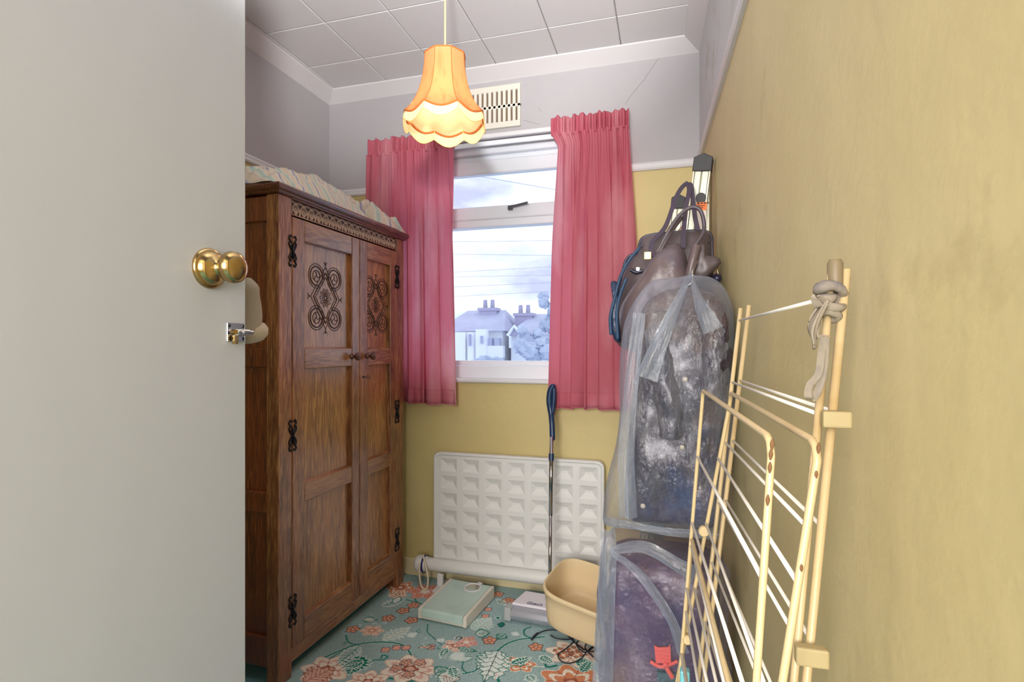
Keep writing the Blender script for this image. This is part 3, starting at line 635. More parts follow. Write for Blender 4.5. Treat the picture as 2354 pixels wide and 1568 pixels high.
# cornice
def cornice():
    prof = [(0, 1.676), (.008, 1.678), (.012, 1.684), (.022, 1.688), (.026, 1.694), (.026, 1.702), (.020, 1.708), (0, 1.710)]
    m2 = MB(); loops = []
    for o_, z in prof:
        loops.append([WT(Vector((-DP, -o_, z))), WT(Vector((o_, -o_, z))), WT(Vector((o_, LS + min(o_, .006), z))), WT(Vector((-DP, LS + min(o_, .006), z)))])
    vs = [p for l in loops for p in l]; fs = [(3, 2, 1, 0), tuple(len(vs) - 4 + i for i in range(4))]
    fs += [(i * 4 + j, i * 4 + (j + 1) % 4, i * 4 + 4 + (j + 1) % 4, i * 4 + 4 + j) for i in range(len(prof) - 1) for j in range(4)]
    return m2.add(vs, fs).build('cornice', wood('oak cornice', (9, .7, 9), rgb(60, 26, 18), rgb(104, 52, 30), rgb(134, 76, 44)), wd, bevel=.002)
cornice()
def motif(m2, sc, zc_):
    def T(pts, r=.0014): r *= 1.25; m2.tube([WT(Vector((-.0162, sc + x, zc_ + z))) for x, z in pts], r, 5, mi=1)
    A = np.linspace(0, 2 * math.pi, 33)
    for sx in (-1, 1):
        for sz in (-1, 1):
            cx, cz = sx * .055, sz * .079
            for r_, w_ in ((.046, .0013), (.036, .0022), (.021, .0014)): T([(cx + r_ * math.cos(a), cz + r_ * math.sin(a)) for a in A], w_)
            for k in range(3):
                a0 = k * 2.094 + sx; T([(cx + .018 * math.cos(a0 + .9 * t_) * t_, cz + .018 * math.sin(a0 + .9 * t_) * t_) for t_ in np.linspace(0, 1, 6)], .0013)
    for hw, hh, w_ in ((.088, .120, .0014), (.072, .098, .0022), (.060, .080, .0014)):
        T([(0, hh), (hw, 0), (0, -hh), (-hw, 0), (0, hh)], w_)
    for k in range(10):
        a0 = k * math.pi / 5; T([(.010 * math.cos(a0), .010 * math.sin(a0)), (.030 * math.cos(a0 - .2), .032 * math.sin(a0 - .2)), (.035 * math.cos(a0), .037 * math.sin(a0)), (.030 * math.cos(a0 + .2), .032 * math.sin(a0 + .2)), (.010 * math.cos(a0), .010 * math.sin(a0))], .0011)
    T([(.008 * math.cos(a), .008 * math.sin(a)) for a in A], .0016)
    for (x, z, dx, dz) in ((0, .122, 0, 1), (0, -.122, 0, -1), (.090, 0, 1, 0), (-.090, 0, -1, 0)):
        for k in (-.6, 0, .6): T([(x, z), (x + dx * .009 + k * dz * .005, z + dz * .009 + k * dx * .005), (x + dx * .016 + k * dz * .019, z + dz * .016 + k * dx * .019)], .0011)
def wdoor(s0, s1, p0, p1, hinge_s, hinge_side, knob_s, mirror):
    z0, z1 = .100, 1.612; D0, D1 = -.026, 0.0
    rails = [(z0, .180), (.595, .662), (1.075, 1.149), (1.537, z1)]
    m2 = MB(); m2.box(D0, D1, s0, p0, z0, z1, 0, WT); m2.box(D0, D1, p1, s1, z0, z1, 0, WT)
    for a_, b2 in rails: m2.box(D0, D1 - .0006, p0 - .001, p1 + .001, a_, b2, 1, WT)
    d_ = m2.build('door', [M_wv, M_wh], wd, bevel=.0035, seg=2)
    for i, (a_, b2) in enumerate(((.180, .595), (.662, 1.075), (1.149, 1.537))):
        m2 = MB(); m2.box(-.024, -.0165, p0 - .002, p1 + .002, a_ - .002, b2 + .002, 0, WT)
        if i == 2: motif(m2, (p0 + p1) / 2 - .006, 1.344)
        m2.build('door_panel', [M_wp, M_groove], d_)
        # chamfered ledge under the panel
        m2 = MB(); m2.prism([(-.0165, p0, a_ + .006), (-.001, p0, a_ - .001), (-.0165, p0, a_ - .001)], (0, p1 - p0, 0), 0, WT)
        m2.build('panel_moulding', M_wh, d_)
    k_ = WT(Vector((0, knob_s, 1.115))); ax = WT(Vector((1, knob_s, 1.115))) - k_
    MB().lathe([(0, .012), (.004, .012), (.006, .007), (.016, .006), (.020, .012), (.026, .016), (.033, .016), (.038, .011), (.040, .002)], k_, ax, 24).build('door_knob', M_knobw, d_, smooth=True)
    for zc_ in (1.490, .845, .232):
        h_ = MB(); hs = hinge_s
        h_.tube([WT(Vector((.004, hs, zc_ - .026))), WT(Vector((.004, hs, zc_ + .026)))], .0045, 10)
        for sd in (-1, 1):
            def hc(pts, r_=.0028): h_.tube([WT(Vector((.0015, hs + sd * x, zc_ + z))) for x, z in pts], r_, 6)
            hc(smooth_path([(.002, 0, 0), (.012, .010, 0), (.018, .024, 0), (.012, .034, 0), (.005, .028, 0)], 5) and [(p.x, p.y) for p in smooth_path([(.002, 0, 0), (.012, .010, 0), (.018, .024, 0), (.012, .034, 0), (.005, .028, 0)], 5)])
            hc([(p.x, p.y) for p in smooth_path([(.002, 0, 0), (.012, -.010, 0), (.018, -.024, 0), (.012, -.034, 0), (.005, -.028, 0)], 5)])
            hc([(p.x, p.y) for p in smooth_path([(.010, .034, 0), (.018, .044, 0), (.011, .054, 0), (.005, .047, 0)], 5)]); hc([(p.x, p.y) for p in smooth_path([(.010, -.034, 0), (.018, -.044, 0), (.011, -.054, 0), (.005, -.047, 0)], 5)])
            hc([(.004, .018), (.014, .017)], .0035); hc([(.004, -.018), (.014, -.017)], .0035)
        h_.build('hinge', M_iron, d_, smooth=True)
    return d_
d1 = wdoor(.070, .485, .136, .430, .070, -1, .428, False)
d2 = wdoor(.4875, LS - .070, .548, LS - .128, LS - .069, 1, .545, True)
m_ = MB(); kp = Vector((.0, .512, 1.026)); m_.tube([WT(kp), WT(kp + Vector((.020, 0, 0)))], .0018, 8)
m_.tube([WT(kp + Vector((.024 + .007 * math.cos(a), 0, .007 * math.sin(a)))) for a in np.linspace(0, 6.28, 14)[:-1]], .0014, 6, closed=True)
m_.lathe([(0, .006), (.0015, .005)], WT(kp), WT(Vector((1, 0, 0))) - WT(Vector((0, 0, 0))), 16)
m_.build('key', mat('steel key', rgb(90, 84, 84), .3, 1), d2, smooth=True)

# ------------------------------------------------------------------ bedding on the wardrobe
def striped(name, rot, sc):
    m_ = mat(name, rgb(226, 218, 200), .9, spec=.1, bump=[(250, .15, .001, U), (9, .5, .03, U), (26, .3, .008, U)]); t = m_.node_tree; b = t.nodes['Principled BSDF']
    uvn = t.nodes.new('ShaderNodeAttribute'); uvn.attribute_name = 'stripe_pos'
    ml = t.nodes.new('ShaderNodeMath'); ml.operation = 'MULTIPLY'; ml.inputs[1].default_value = sc; t.links.new(uvn.outputs['Fac'], ml.inputs[0])
    fr_ = t.nodes.new('ShaderNodeMath'); fr_.operation = 'FRACT'; t.links.new(ml.outputs[0], fr_.inputs[0])
    cr_ = t.nodes.new('ShaderNodeValToRGB'); cr_.color_ramp.interpolation = 'LINEAR'; el = cr_.color_ramp.elements
    cols = [(0, (226, 220, 202)), (.10, (226, 220, 202)), (.13, (168, 162, 190)), (.17, (168, 162, 190)), (.21, (226, 218, 200)), (.36, (228, 210, 188)), (.42, (216, 202, 190)), (.50, (228, 218, 198)), (.62, (186, 206, 196)), (.68, (184, 204, 194)), (.78, (228, 222, 204)), (.88, (232, 204, 182)), (1, (226, 220, 202))]
    el[0].color = rgb(*cols[0][1]); el[1].position = 1; el[1].color = rgb(*cols[-1][1])
    for p_, c_ in cols[1:-1]: q_ = el.new(p_); q_.color = rgb(*c_)
    t.links.new(fr_.outputs[0], cr_.inputs[0]); t.links.new(cr_.outputs[0], b.inputs['Base Color']); return m_
M_str = striped('striped bed linen', 0, 9.5)
def bedding(name, label, cat, s0, s1, d0, d1, H, seed, wr, stripe):
    nu, nv = 110, 60; m2 = MB(); vals = []
    def pt(u, v):
        s = s0 + (s1 - s0) * u; d = d0 + (d1 - d0) * v
        eu = min(1, min(u, 1 - u) * 7); ev = min(1, min(v, 1 - v) * 4.0)
        k = (1 - (1 - eu) ** 2) ** .5 * (1 - (1 - ev) ** 2) ** .5
        q = Vector((d, s, 0)); z = 1.712 + H(u, v) * k
        z += wr * k * (fbm((s * 1.0, d * 2.2, seed), 9, 3) + .8 * (1 - abs(nz((s * 1.2 + d * .5, d * 1.6, seed), 13)) * 2) * .5)
        return WT(Vector((d + .006 * nz((s, d, 3), 20), s + .008 * nz((s, d, 7), 20), max(z, 1.7115))))
    m2.grid(pt, nu, nv)
    for i in range(nu + 1):
        for j in range(nv + 1): vals.append(stripe(i / nu, j / nv))
    b0 = len(m2.v); lo = [WT(Vector((d0, s0, 1.7105))), WT(Vector((d1, s0, 1.7105))), WT(Vector((d1, s1, 1.7105))), WT(Vector((d0, s1, 1.7105)))]
    m2.add(lo, [(0, 1, 2, 3)]); vals += [0] * 4
    o = m2.build(name, M_str, None, smooth=True); at = o.data.attributes.new('stripe_pos', 'FLOAT', 'POINT'); at.data.foreach_set('value', vals)
    return tag(o, label, cat)
bedding('duvet', 'pastel striped folded duvet on top of the wardrobe, nearest the room door', 'duvet', -.02, .585, -DP + .01, -.012,
        lambda u, v: (.060 + .100 * math.sin(min(1, u * 1.25) * math.pi * .62)) * (1 - .46 * v ** 2) * (1 - .45 * max(0, v - .75) * 2), 2.0, .022, lambda u, v: u * .62 + .16 * v if u < .55 else .62 * .55 + .16 * v + (u - .55) * .3 + .3 * (u - .55) * v * 3)
bedding('pillowcase', 'crumpled pastel striped bed sheet on the far end of the wardrobe top', 'bed sheet', 0.588, .872, -DP + .03, .012,
        lambda u, v: (.105 + .02 * math.sin(u * 6)) * (1 - .40 * v ** 2), 7.0, .046, lambda u, v: v * .26 + .16 * u)

# ------------------------------------------------------------------ radiator
rd = thing('panel_heater', (-.69, 2.42, 0), 'white oil-filled panel heater with dimpled front under the window', 'heater')
M_rad = mat('white enamel', rgb(224, 223, 220), .35, bump=[(40, .04, .002, U)])
rx0, rx1, rz0, rz1, ry = -1.103, -.272, .075, .640, 2.438
m_ = MB()
def rrect(x0, x1, z0, z1, r, y, n=6):
    P = []
    for cx, cz, a0 in ((x1 - r, z1 - r, 0), (x0 + r, z1 - r, 90), (x0 + r, z0 + r, 180), (x1 - r, z0 + r, 270)):
        for i in range(n + 1): a = R(a0 + 90 * i / n); P.append(Vector((cx + r * math.cos(a), y, cz + r * math.sin(a))))
    return P
loops = [rrect(rx0, rx1, rz0, rz1, .032, 2.470), rrect(rx0, rx1, rz0, rz1, .032, ry + .003), rrect(rx0 + .003, rx1 - .003, rz0 + .003, rz1 - .003, .030, ry), rrect(rx0 + .010, rx1 - .010, rz0 + .010, rz1 - .010, .026, ry), rrect(rx0 + .016, rx1 - .016, rz0 + .016, rz1 - .016, .022, ry + .007)]
vs = [p for l in loops for p in l]; k = len(loops[0]); fs = [(i * k + j, i * k + (j + 1) % k, (i + 1) * k + (j + 1) % k, (i + 1) * k + j) for i in range(len(loops) - 1) for j in range(k)]
fs.append(tuple(range(k))); m_.add(vs, fs)
# dimpled face
gx0, gx1, gz0, gz1 = rx0 + .012, rx1 - .012, rz0 + .012, rz1 - .012; yf = ry + .006
ncol, nrow = 7, 6; cw = .1135; chh = .0838; xst = -1.078; zst = .620
cols_ = [(xst + i * cw + .012, xst + i * cw + cw - .018) for i in range(ncol)]; rows_ = [(zst - (j + 1) * chh + .012, zst - j * chh - .010) for j in range(nrow)][::-1]
xs = [gx0] + [c for p in cols_ for c in p] + [gx1]; zs = [gz0] + [c for p in rows_ for c in p] + [gz1]
for i in range(len(xs) - 1):
    for j in range(len(zs) - 1):
        x0, x1, z0, z1 = xs[i], xs[i + 1], zs[j], zs[j + 1]
        if i % 2 and j % 2:
            ix, iz, dp = .024, .026, .016; q_ = [(x0, yf, z0), (x1, yf, z0), (x1, yf, z1), (x0, yf, z1), (x0 + ix, yf + dp, z0 + iz), (x1 - ix, yf + dp, z0 + iz), (x1 - ix, yf + dp, z1 - iz), (x0 + ix, yf + dp, z1 - iz)]
            m_.add(q_, [(0, 1, 5, 4), (1, 2, 6, 5), (2, 3, 7, 6), (3, 0, 4, 7), (4, 5, 6, 7)])
        else: m_.add([(x0, yf, z0), (x1, yf, z0), (x1, yf, z1), (x0, yf, z1)], [(0, 1, 2, 3)])
m_.build('heater_panel', M_rad, rd)
tb = MB().tube([(-1.135, 2.425, .094), (-.285, 2.425, .094)], .031, 28); tb.build('heater_tube', M_rad, rd, smooth=True, auto=50)
th_ = MB().lathe([(0, .030), (.006, .038), (.018, .041), (.046, .041), (.052, .036), (.060, .034)], (-1.188, 2.425, .092), (1, 0, 0), 32).build('thermostat', M_rad, rd, smooth=True, auto=50)
MB().lathe([(0, .0415), (.008, .0415)], (-1.146, 2.425, .092), (1, 0, 0), 32).build('dial_ring', mat('dark blue ring', rgb(38, 40, 110), .4), th_, smooth=True, auto=50)
for fx in (-1.045, -.36):
    MB().box(fx - .015, fx + .015, 2.33, 2.46, .0, .012).box(fx - .015, fx + .015, 2.385, 2.40, .0, .066).build('foot', M_rad, rd, bevel=.002)
MB().tube(smooth_path([(-1.15, 2.42, .135), (-1.13, 2.385, .14), (-1.10, 2.365, .07), (-1.095, 2.35, .012), (-1.125, 2.355, .010), (-1.145, 2.37, .06), (-1.15, 2.385, .11)], 8), .0045, 8).build('power_cable', mat('cream cable', rgb(222, 208, 180), .5), rd, smooth=True)
for bx_ in (rx0 + .12, rx1 - .15): MB().box(bx_, bx_ + .03, 2.468, 2.499, .15, .56).build('wall_bracket', M_rad, rd)

# ------------------------------------------------------------------ bathroom scales
def frame_T(ox, oy, rz):
    c_, s_ = math.cos(rz), math.sin(rz); return lambda p: Vector((ox + c_ * p.x - s_ * p.y, oy + s_ * p.x + c_ * p.y, p.z))
sc_ = thing('bathroom_scales', (-.90, 2.20, 0), 'pale mint bathroom scales on the carpet in front of the heater', 'bathroom scales')
T = frame_T(-.902, 2.075, R(-5.5)); W2 = .114; Ls = .290
m_ = MB()
side = [(0, .004), (0, .026), (.012, .030), (Ls - .05, .056), (Ls, .057), (Ls, .004)]
for sx in (-1, 1):
    x0 = sx * W2; m_.prism([(x0, y, z) for y, z in [(0, .006), (0, .044), (.014, .050), (.12, .055), (Ls, .060), (Ls, .006)]], (-sx * .016, 0, 0), 0, T)
m_.box(-W2 + .01, W2 - .01, .004, Ls, .006, .020, 0, T)
m_.build('scales_base', mat('ivory plastic', rgb(222, 216, 202), .4), sc_, bevel=.003)
m_ = MB(); m_.prism([(-W2 + .017, 0 - .001, .016), (-W2 + .017, -.001, .046), (-W2 + .017, .006, .051), (-W2 + .017, .12, .056), (-W2 + .017, Ls - .004, .0605), (-W2 + .017, Ls - .004, .016)], (2 * W2 - .034, 0, 0), 0, T)
m_.build('scales_platform', mat('mint enamel', rgb(192, 214, 205), .4, var=[(rgb(172, 196, 186), 8, .5, .8, U)]), sc_, bevel=.003)
dl = T(Vector((.028, Ls - .052, .0585)))
rg = MB().lathe([(0, .041), (.003, .041), (.0055, .037), (.003, .033), (.0005, .033)], dl, (0, -.07, 1), 40, caps=False).build('dial_rim', M_white, sc_, smooth=True)
MB().lathe([(0, .034), (.0012, .034)], dl, (0, -.07, 1), 40).build('dial', mat('dial glass', rgb(170, 166, 140), .15, coat=1, var=[(rgb(96, 92, 76), 25, .5, .62, U)]), sc_)
MB().box(.030, .052, Ls - .012, Ls + .006, .054, .064, 0, T).build('zero_wheel', M_white, sc_, bevel=.002)

# ------------------------------------------------------------------ carpet sweeper
cs = thing('carpet_sweeper', (-.50, 2.23, 0), 'silver and white carpet sweeper with long navy-handled pole leaning on the wall', 'carpet sweeper')
T = frame_T(-.655, 2.175, R(-4))
M_silver = mat('silver plastic', rgb(178, 180, 190), .28, .55); M_lil = mat('white plastic cover', rgb(226, 220, 228), .35)
m_ = MB(); m_.prism([(0, 0, .012), (0, -.006, .030), (0, .004, .050), (0, .030, .058), (0, .045, .058), (0, .045, .012)], (.30, 0, 0), 0, T); m_.build('brush_housing', M_silver, cs, bevel=.004, seg=3)
m_ = MB(); m_.box(-.004, .026, -.009, .047, .006, .061, 0, T); m_.build('end_cap', mat('grey end cap', rgb(176, 178, 178), .4), cs, bevel=.006, seg=3)
hd = MB(); hd.prism([(.018, .030, .058), (.040, .150, .060), (.26, .150, .060), (.285, .030, .058)], (0, 0, .012), 0, T); hd.box(.04, .29, .04, .155, .008, .06, 0, T)
hdo = hd.build('top_cover', M_lil, cs, bevel=.004, seg=3)
MB().lathe([(0, .034), (.006, .032), (.010, .026)], T(Vector((.175, .10, .070))), (0, 0, 1), 28).build('release_button', M_lil, hdo, smooth=True, auto=40)
fc = bpy.data.curves.new('Gtech', 'FONT'); fc.body = 'Gtech'; fc.size = .028; fc.shear = .25; fc.extrude = .0004; fo = bpy.data.objects.new('tmp', fc); C.objects.link(fo)
bpy.context.view_layer.update(); me = bpy.data.meshes.new_from_object(fo.evaluated_get(bpy.context.evaluated_depsgraph_get())); bpy.data.objects.remove(fo)
for v in me.vertices: p = T(Vector((.078 + v.co.x, .040 + v.co.y, .0708 + v.co.z))); v.co = p - ORG[cs.name]
lo_ = bpy.data.objects.new('logo_lettering', me); me.materials.clear(); me.materials.append(mat('navy print', rgb(40, 44, 84), .4)); C.objects.link(lo_); lo_.parent = hdo; ORG[lo_.name] = ORG[cs.name]
A0 = Vector((-.478, 2.235, .075)); A1 = atY(1268, 1008, 2.345); A2 = atY(1268, 890, 2.385)
mid = A0.lerp(A1, .52)
MB().tube([A0, mid], .0075, 14).tube([mid, A1 + (A1 - A0) * .01], .0095, 14).build('pole', mat('polished steel', rgb(196, 196, 202), .12, 1), cs, smooth=True)
MB().lathe([(0, .012), (.03, .012)], A0.lerp(A1, .86), A1 - A0, 14).build('pole_clamp', mat('navy plastic', rgb(30, 52, 86), .35), cs, smooth=True, auto=40)
M_navy = bpy.data.materials['navy plastic']; hp = lambda x, y, Y=2.375: atY(x, y, Y)
hb = MB(); hb.tube(smooth_path([hp(1270, 1012, 2.350), hp(1269, 975, 2.360), hp(1266, 945), hp(1263, 925), hp(1264, 905), hp(1268, 892), hp(1272, 888)], 6), [.0125] * 12 + [.014] * 25, 14)
hb.tube(smooth_path([hp(1272, 888), hp(1274, 900), hp(1273, 925), hp(1270, 950), hp(1268, 965)], 6), .010, 12); hb.lathe([(-.012, .004), (-.008, .011), (.0, .013), (.008, .011), (.012, .004)], hp(1271, 889), (0, 0, 1), 14)
hb.build('handle', M_navy, cs, smooth=True)
MB().tube([A0 - (A1 - A0).normalized() * .05 + Vector((0, 0, .02)), A0 + (A1 - A0) * .03], .014, 12).build('pole_socket', M_silver, cs, smooth=True)

# ------------------------------------------------------------------ cream washing-up bowl
bw = thing('washing_up_bowl', (-.33, 2.10, .03), 'cream plastic washing-up bowl tilted beside the wrapped bundles', 'bowl')
def sq(a, hx, hy, n=4.0):
    c_, s_ = math.cos(a), math.sin(a); return Vector((math.copysign(abs(c_) ** (2 / n), c_) * hx, math.copysign(abs(s_) ** (2 / n), s_) * hy, 0))
rot = Matrix.Rotation(R(-13), 4, 'Z') @ Matrix.Rotation(R(9), 4, 'X') @ Matrix.Rotation(R(9), 4, 'Y')
BC = Vector((-.299, 2.150, .063))
prof = [(0, .68, .80), (.004, .80, .86), (.012, .85, .90), (.06, .90, .93), (.136, .955, .965), (.139, .985, .985), (.145, 1.0, 1.0), (.153, 1.0, 1.0), (.158, .985, .985), (.158, .955, .955), (.151, .935, .94), (.06, .875, .90), (.016, .83, .87), (.008, .77, .82), (.006, .6, .7)]
HX, HY = .180, .145
def bowl(u, v):
    i = v * (len(prof) - 1); i0 = min(int(i), len(prof) - 2); f_ = i - i0; z = prof[i0][0] * (1 - f_) + prof[i0 + 1][0] * f_; kx_ = prof[i0][1] * (1 - f_) + prof[i0 + 1][1] * f_; ky_ = prof[i0][2] * (1 - f_) + prof[i0 + 1][2] * f_
    return sq(u * 2 * math.pi, HX * kx_, HY * ky_) + Vector((0, 0, z))
m_ = MB(); m_.grid(bowl, 96, (len(prof) - 1) * 2, wrapu=True); k = (len(prof) - 1) * 2 + 1
m_.f.append(tuple(i * k for i in range(96))[::-1]); m_.f.append(tuple(i * k + k - 1 for i in range(96))); m_.m += [0, 0]
m_.v = [tuple((rot @ Vector(p)) + BC) for p in m_.v]
m_.build('bowl_shell', mat('cream plastic bowl', rgb(226, 202, 160), .42), bw, smooth=True, auto=60)

# tangled black cable on the carpet
m_ = MB(); g = lambda x, y, z=.006: atZ(x, y, z)
m_.tube(smooth_path([g(1222, 1469), g(1240, 1455), g(1262, 1449), g(1300, 1452), g(1345, 1470), g(1378, 1478, .01)], 8), .0022, 6)
m_.tube(smooth_path([g(1310, 1460), g(1318, 1475), g(1300, 1492), g(1283, 1505), g(1290, 1520), g(1310, 1525), g(1335, 1515), g(1352, 1495, .01), g(1375, 1478), g(1385, 1470)], 8), .0022, 6)
m_.tube(smooth_path([g(1265, 1460), g(1280, 1468, .012), g(1310, 1470), g(1330, 1462, .014), g(1350, 1472), g(1345, 1490), g(1365, 1512), g(1385, 1530)], 8), .0022, 6)
m_.tube(smooth_path([g(1300, 1456, .01), g(1330, 1485), g(1360, 1498, .012), g(1390, 1488)], 8), .0022, 6)
m_.tube(smooth_path([g(1335, 1455), g(1365, 1480, .016), g(1345, 1500), g(1325, 1480), g(1350, 1462, .012), g(1385, 1460)], 8), .0022, 6)
m_.tube([g(1222, 1470), g(1229, 1462), g(1236, 1456)], .0045, 8)
tag(m_.build('power_cable', mat('black cable', rgb(30, 30, 44), .5), None, smooth=True), 'thin black cable lying tangled on the carpet below the cream bowl', 'cable')

# ------------------------------------------------------------------ soft things: closed shapes from a front outline, real depth
def resample(P, n):
    P = [Vector(p) for p in P]; d = [0]
    for i in range(len(P)): d.append(d[-1] + (P[(i + 1) % len(P)] - P[i]).length)
    out = []
    for k_ in range(n):
        t_ = d[-1] * k_ / n; i = max(j for j in range(len(P)) if d[j] <= t_); f_ = (t_ - d[i]) / max(d[i + 1] - d[i], 1e-9); out.append(P[i].lerp(P[(i + 1) % len(P)], f_))
    return out
def puff(px, Y, front, back, ctr=None, n=90, rings=26, wr=.01, ws=9, seed=0, flat=.45, tilt=0, ridge=0, stretch=(1, 1, .5), mi=0, m2=None):
    P = resample([p for p in smooth_path([atY(x, y, Y) for x, y in px], 6, True)], n)
    c0 = atY(*ctr, Y) if ctr else sum(P, Vector()) / len(P); m2 = m2 or MB(); vs = []
    for sgn, th_ in ((-1, front), (1, back)):
        for r_ in range(rings + 1):
            t_ = r_ / rings
            for p in P:
                q = c0.lerp(p, 1 - t_); k_ = (1 - (1 - t_) ** (2 / flat)) ** .5 if t_ > 0 else 0
                k_ = min(1, k_); qs = Vector((q.x * stretch[0], q.y, q.z * stretch[2]))
                wv = wr * (fbm(qs, ws, 3, seed + sgn) + ridge * (1 - 2.2 * abs(nz(qs, ws * .8, seed + 9)))) * min(1, t_ * 6)
                y = q.y + sgn * (th_ * k_ + wv) + tilt * (q.z - c0.z)
                vs.append(Vector((q.x, y, q.z)))
    w_ = n; fs = []
    for s_ in range(2):
        o_ = s_ * (rings + 1) * n
        for r_ in range(rings):
            for j in range(n): a_, b2, c2, d2_ = o_ + r_ * n + j, o_ + r_ * n + (j + 1) % n, o_ + (r_ + 1) * n + (j + 1) % n, o_ + (r_ + 1) * n + j; fs.append((a_, b2, c2, d2_) if r_ < rings - 1 else (a_, b2, c2, d2_))
    o_ = (rings + 1) * n
    fs = [f_ for f_ in fs]
    return m2.add(vs, fs, mi)
def rope(pts, Y, r_, m2, n=8, k_=8):
    P = smooth_path([atY(x, y, Y + (z[0] if z else 0)) for x, y, *z in pts], k_); m2.tube(P, r_, n)
def weld(o):
    import bmesh
    bm = bmesh.new(); bm.from_mesh(o.data); bmesh.ops.remove_doubles(bm, verts=bm.verts, dist=.0002); bmesh.ops.recalc_face_normals(bm, faces=bm.faces); bm.to_mesh(o.data); bm.free(); return o

YJ = 1.52
M_jacket = mat('dark padded nylon', rgb(50, 44, 62), .30, coat=.6, spec=.6, var=[(rgb(128, 94, 62), 5, .45, .7, (1, 1, .6)), (rgb(40, 72, 124), 3.2, .50, .62, (1, 1, .5))], bump=[(9, 1, .05, (1, 1, .6)), (30, .9, .02, (1, 1, .7)), (80, .5, .006, U)])
jk = thing('jacket', (0, YJ, .62), 'dark padded jacket hanging inside a clear plastic cover by the right wall', 'jacket')
jpx = [(1592, 660), (1640, 672), (1668, 700), (1676, 760), (1670, 900), (1662, 1050), (1652, 1150), (1640, 1212), (1560, 1205), (1500, 1200), (1450, 1196), (1436, 1160), (1440, 1050), (1448, 950), (1460, 850), (1466, 760), (1480, 705), (1520, 672), (1560, 662)]
weld(puff(jpx, YJ, .095, .10, (1565, 930), 110, 34, .016, 7, 2, .5, ridge=.5, stretch=(1, 1, .7)).build('jacket_body', M_jacket, jk, smooth=True))
m_ = MB()
m_.tube(smooth_path([atY(1630, 690, YJ - .075), atY(1648, 780, YJ - .090), atY(1640, 880, YJ - .090), atY(1618, 900, YJ - .082)], 8), [.032] * 8 + [.036] * 8 + [.03] * 8 + [.022], 16)
m_.tube(smooth_path([atY(1505, 720, YJ - .070), atY(1520, 830, YJ - .086), atY(1540, 940, YJ - .090), atY(1545, 1005, YJ - .082)], 8), [.030] * 8 + [.034] * 8 + [.032] * 8 + [.026], 16)
for i in range(len(m_.v)):
    p = Vector(m_.v[i]); m_.v[i] = tuple(p + Vector((1, -1, 0)) * .008 * fbm(p, 28, 2, 3))
m_.build('jacket_sleeves', M_jacket, jk, smooth=True)
for (x, y) in ((1575, 872), (1568, 1028), (1478, 1163)):
    MB().lathe([(0, .0065), (.003, .006), (.004, .003)], atY(x, y, YJ - .112), (0, -1, 0), 16).build('button', mat('pale button', rgb(190, 180, 160), .3) if 'pale button' not in bpy.data.materials else bpy.data.materials['pale button'], jk, smooth=True)
MB().tube(smooth_path([atY(1560, 668, YJ), atY(1590, 650, YJ), atY(1592, 625, YJ), atY(1598, 610, YJ + .05), atY(1604, 600, YJ + .09)], 6), .003, 8).build('hanger_hook', M_chrome, jk, smooth=True)

gc = thing('garment_cover', (0, YJ, .60), 'clear plastic garment cover draped over the dark jacket', 'garment cover')
fpx = [(1590, 632), (1640, 640), (1672, 672), (1686, 730), (1688, 850), (1684, 1000), (1668, 1150), (1656, 1232), (1600, 1228), (1500, 1216), (1440, 1206), (1390, 1200), (1388, 1160), (1396, 1100), (1414, 1030), (1424, 960), (1424, 880), (1427, 800), (1438, 735), (1466, 680), (1500, 645), (1550, 640)]
weld(puff(fpx, YJ, .135, .12, (1560, 930), 140, 40, .009, 12, 5, .42, ridge=1.2, stretch=(1.6, 1, .45)).build('cover_film', M_film, gc, smooth=True))
m_ = MB()
def ftail(pts, wds, Y, sd):
    P = smooth_path([atY(x, y, Y + dz) for x, y, dz in pts], 8); k_ = len(P); vs = []
    for i, p in enumerate(P):
        t_ = i / (k_ - 1); wdt = wds[0] + (wds[1] - wds[0]) * t_; tn = (P[min(i + 1, k_ - 1)] - P[max(i - 1, 0)]).normalized(); sv = tn.cross(Vector((0, 1, 0))).normalized()
        for j in range(7): f_ = j / 6 - .5; vs.append(p + sv * f_ * wdt + Vector((0, .008 * math.sin(f_ * 9 + t_ * 6 + sd) - .01 * (1 - 4 * f_ * f_) * 1, 0)))
    m_.add(vs, [(i * 7 + j, i * 7 + j + 1, i * 7 + 8 + j, i * 7 + 7 + j) for i in range(k_ - 1) for j in range(6)])
ftail([(1588, 628, 0), (1560, 690, -.11), (1520, 780, -.145), (1486, 870, -.145)], (.006, .055), YJ, 1); ftail([(1588, 632, 0), (1610, 700, -.12), (1640, 760, -.14)], (.006, .05), YJ, 2)
ftail([(1392, 1200, -.08), (1450, 1208, -.145), (1540, 1222, -.15), (1650, 1230, -.10)], (.02, .022), YJ, 3)
ftail([(1470, 720, -.12), (1450, 900, -.13), (1440, 1050, -.13), (1444, 1190, -.12)], (.03, .045), YJ, 4)
m_.build('cover_fold', film('folded polythene', rgb(214, 226, 244), .26, .14, 9), gc, smooth=True)

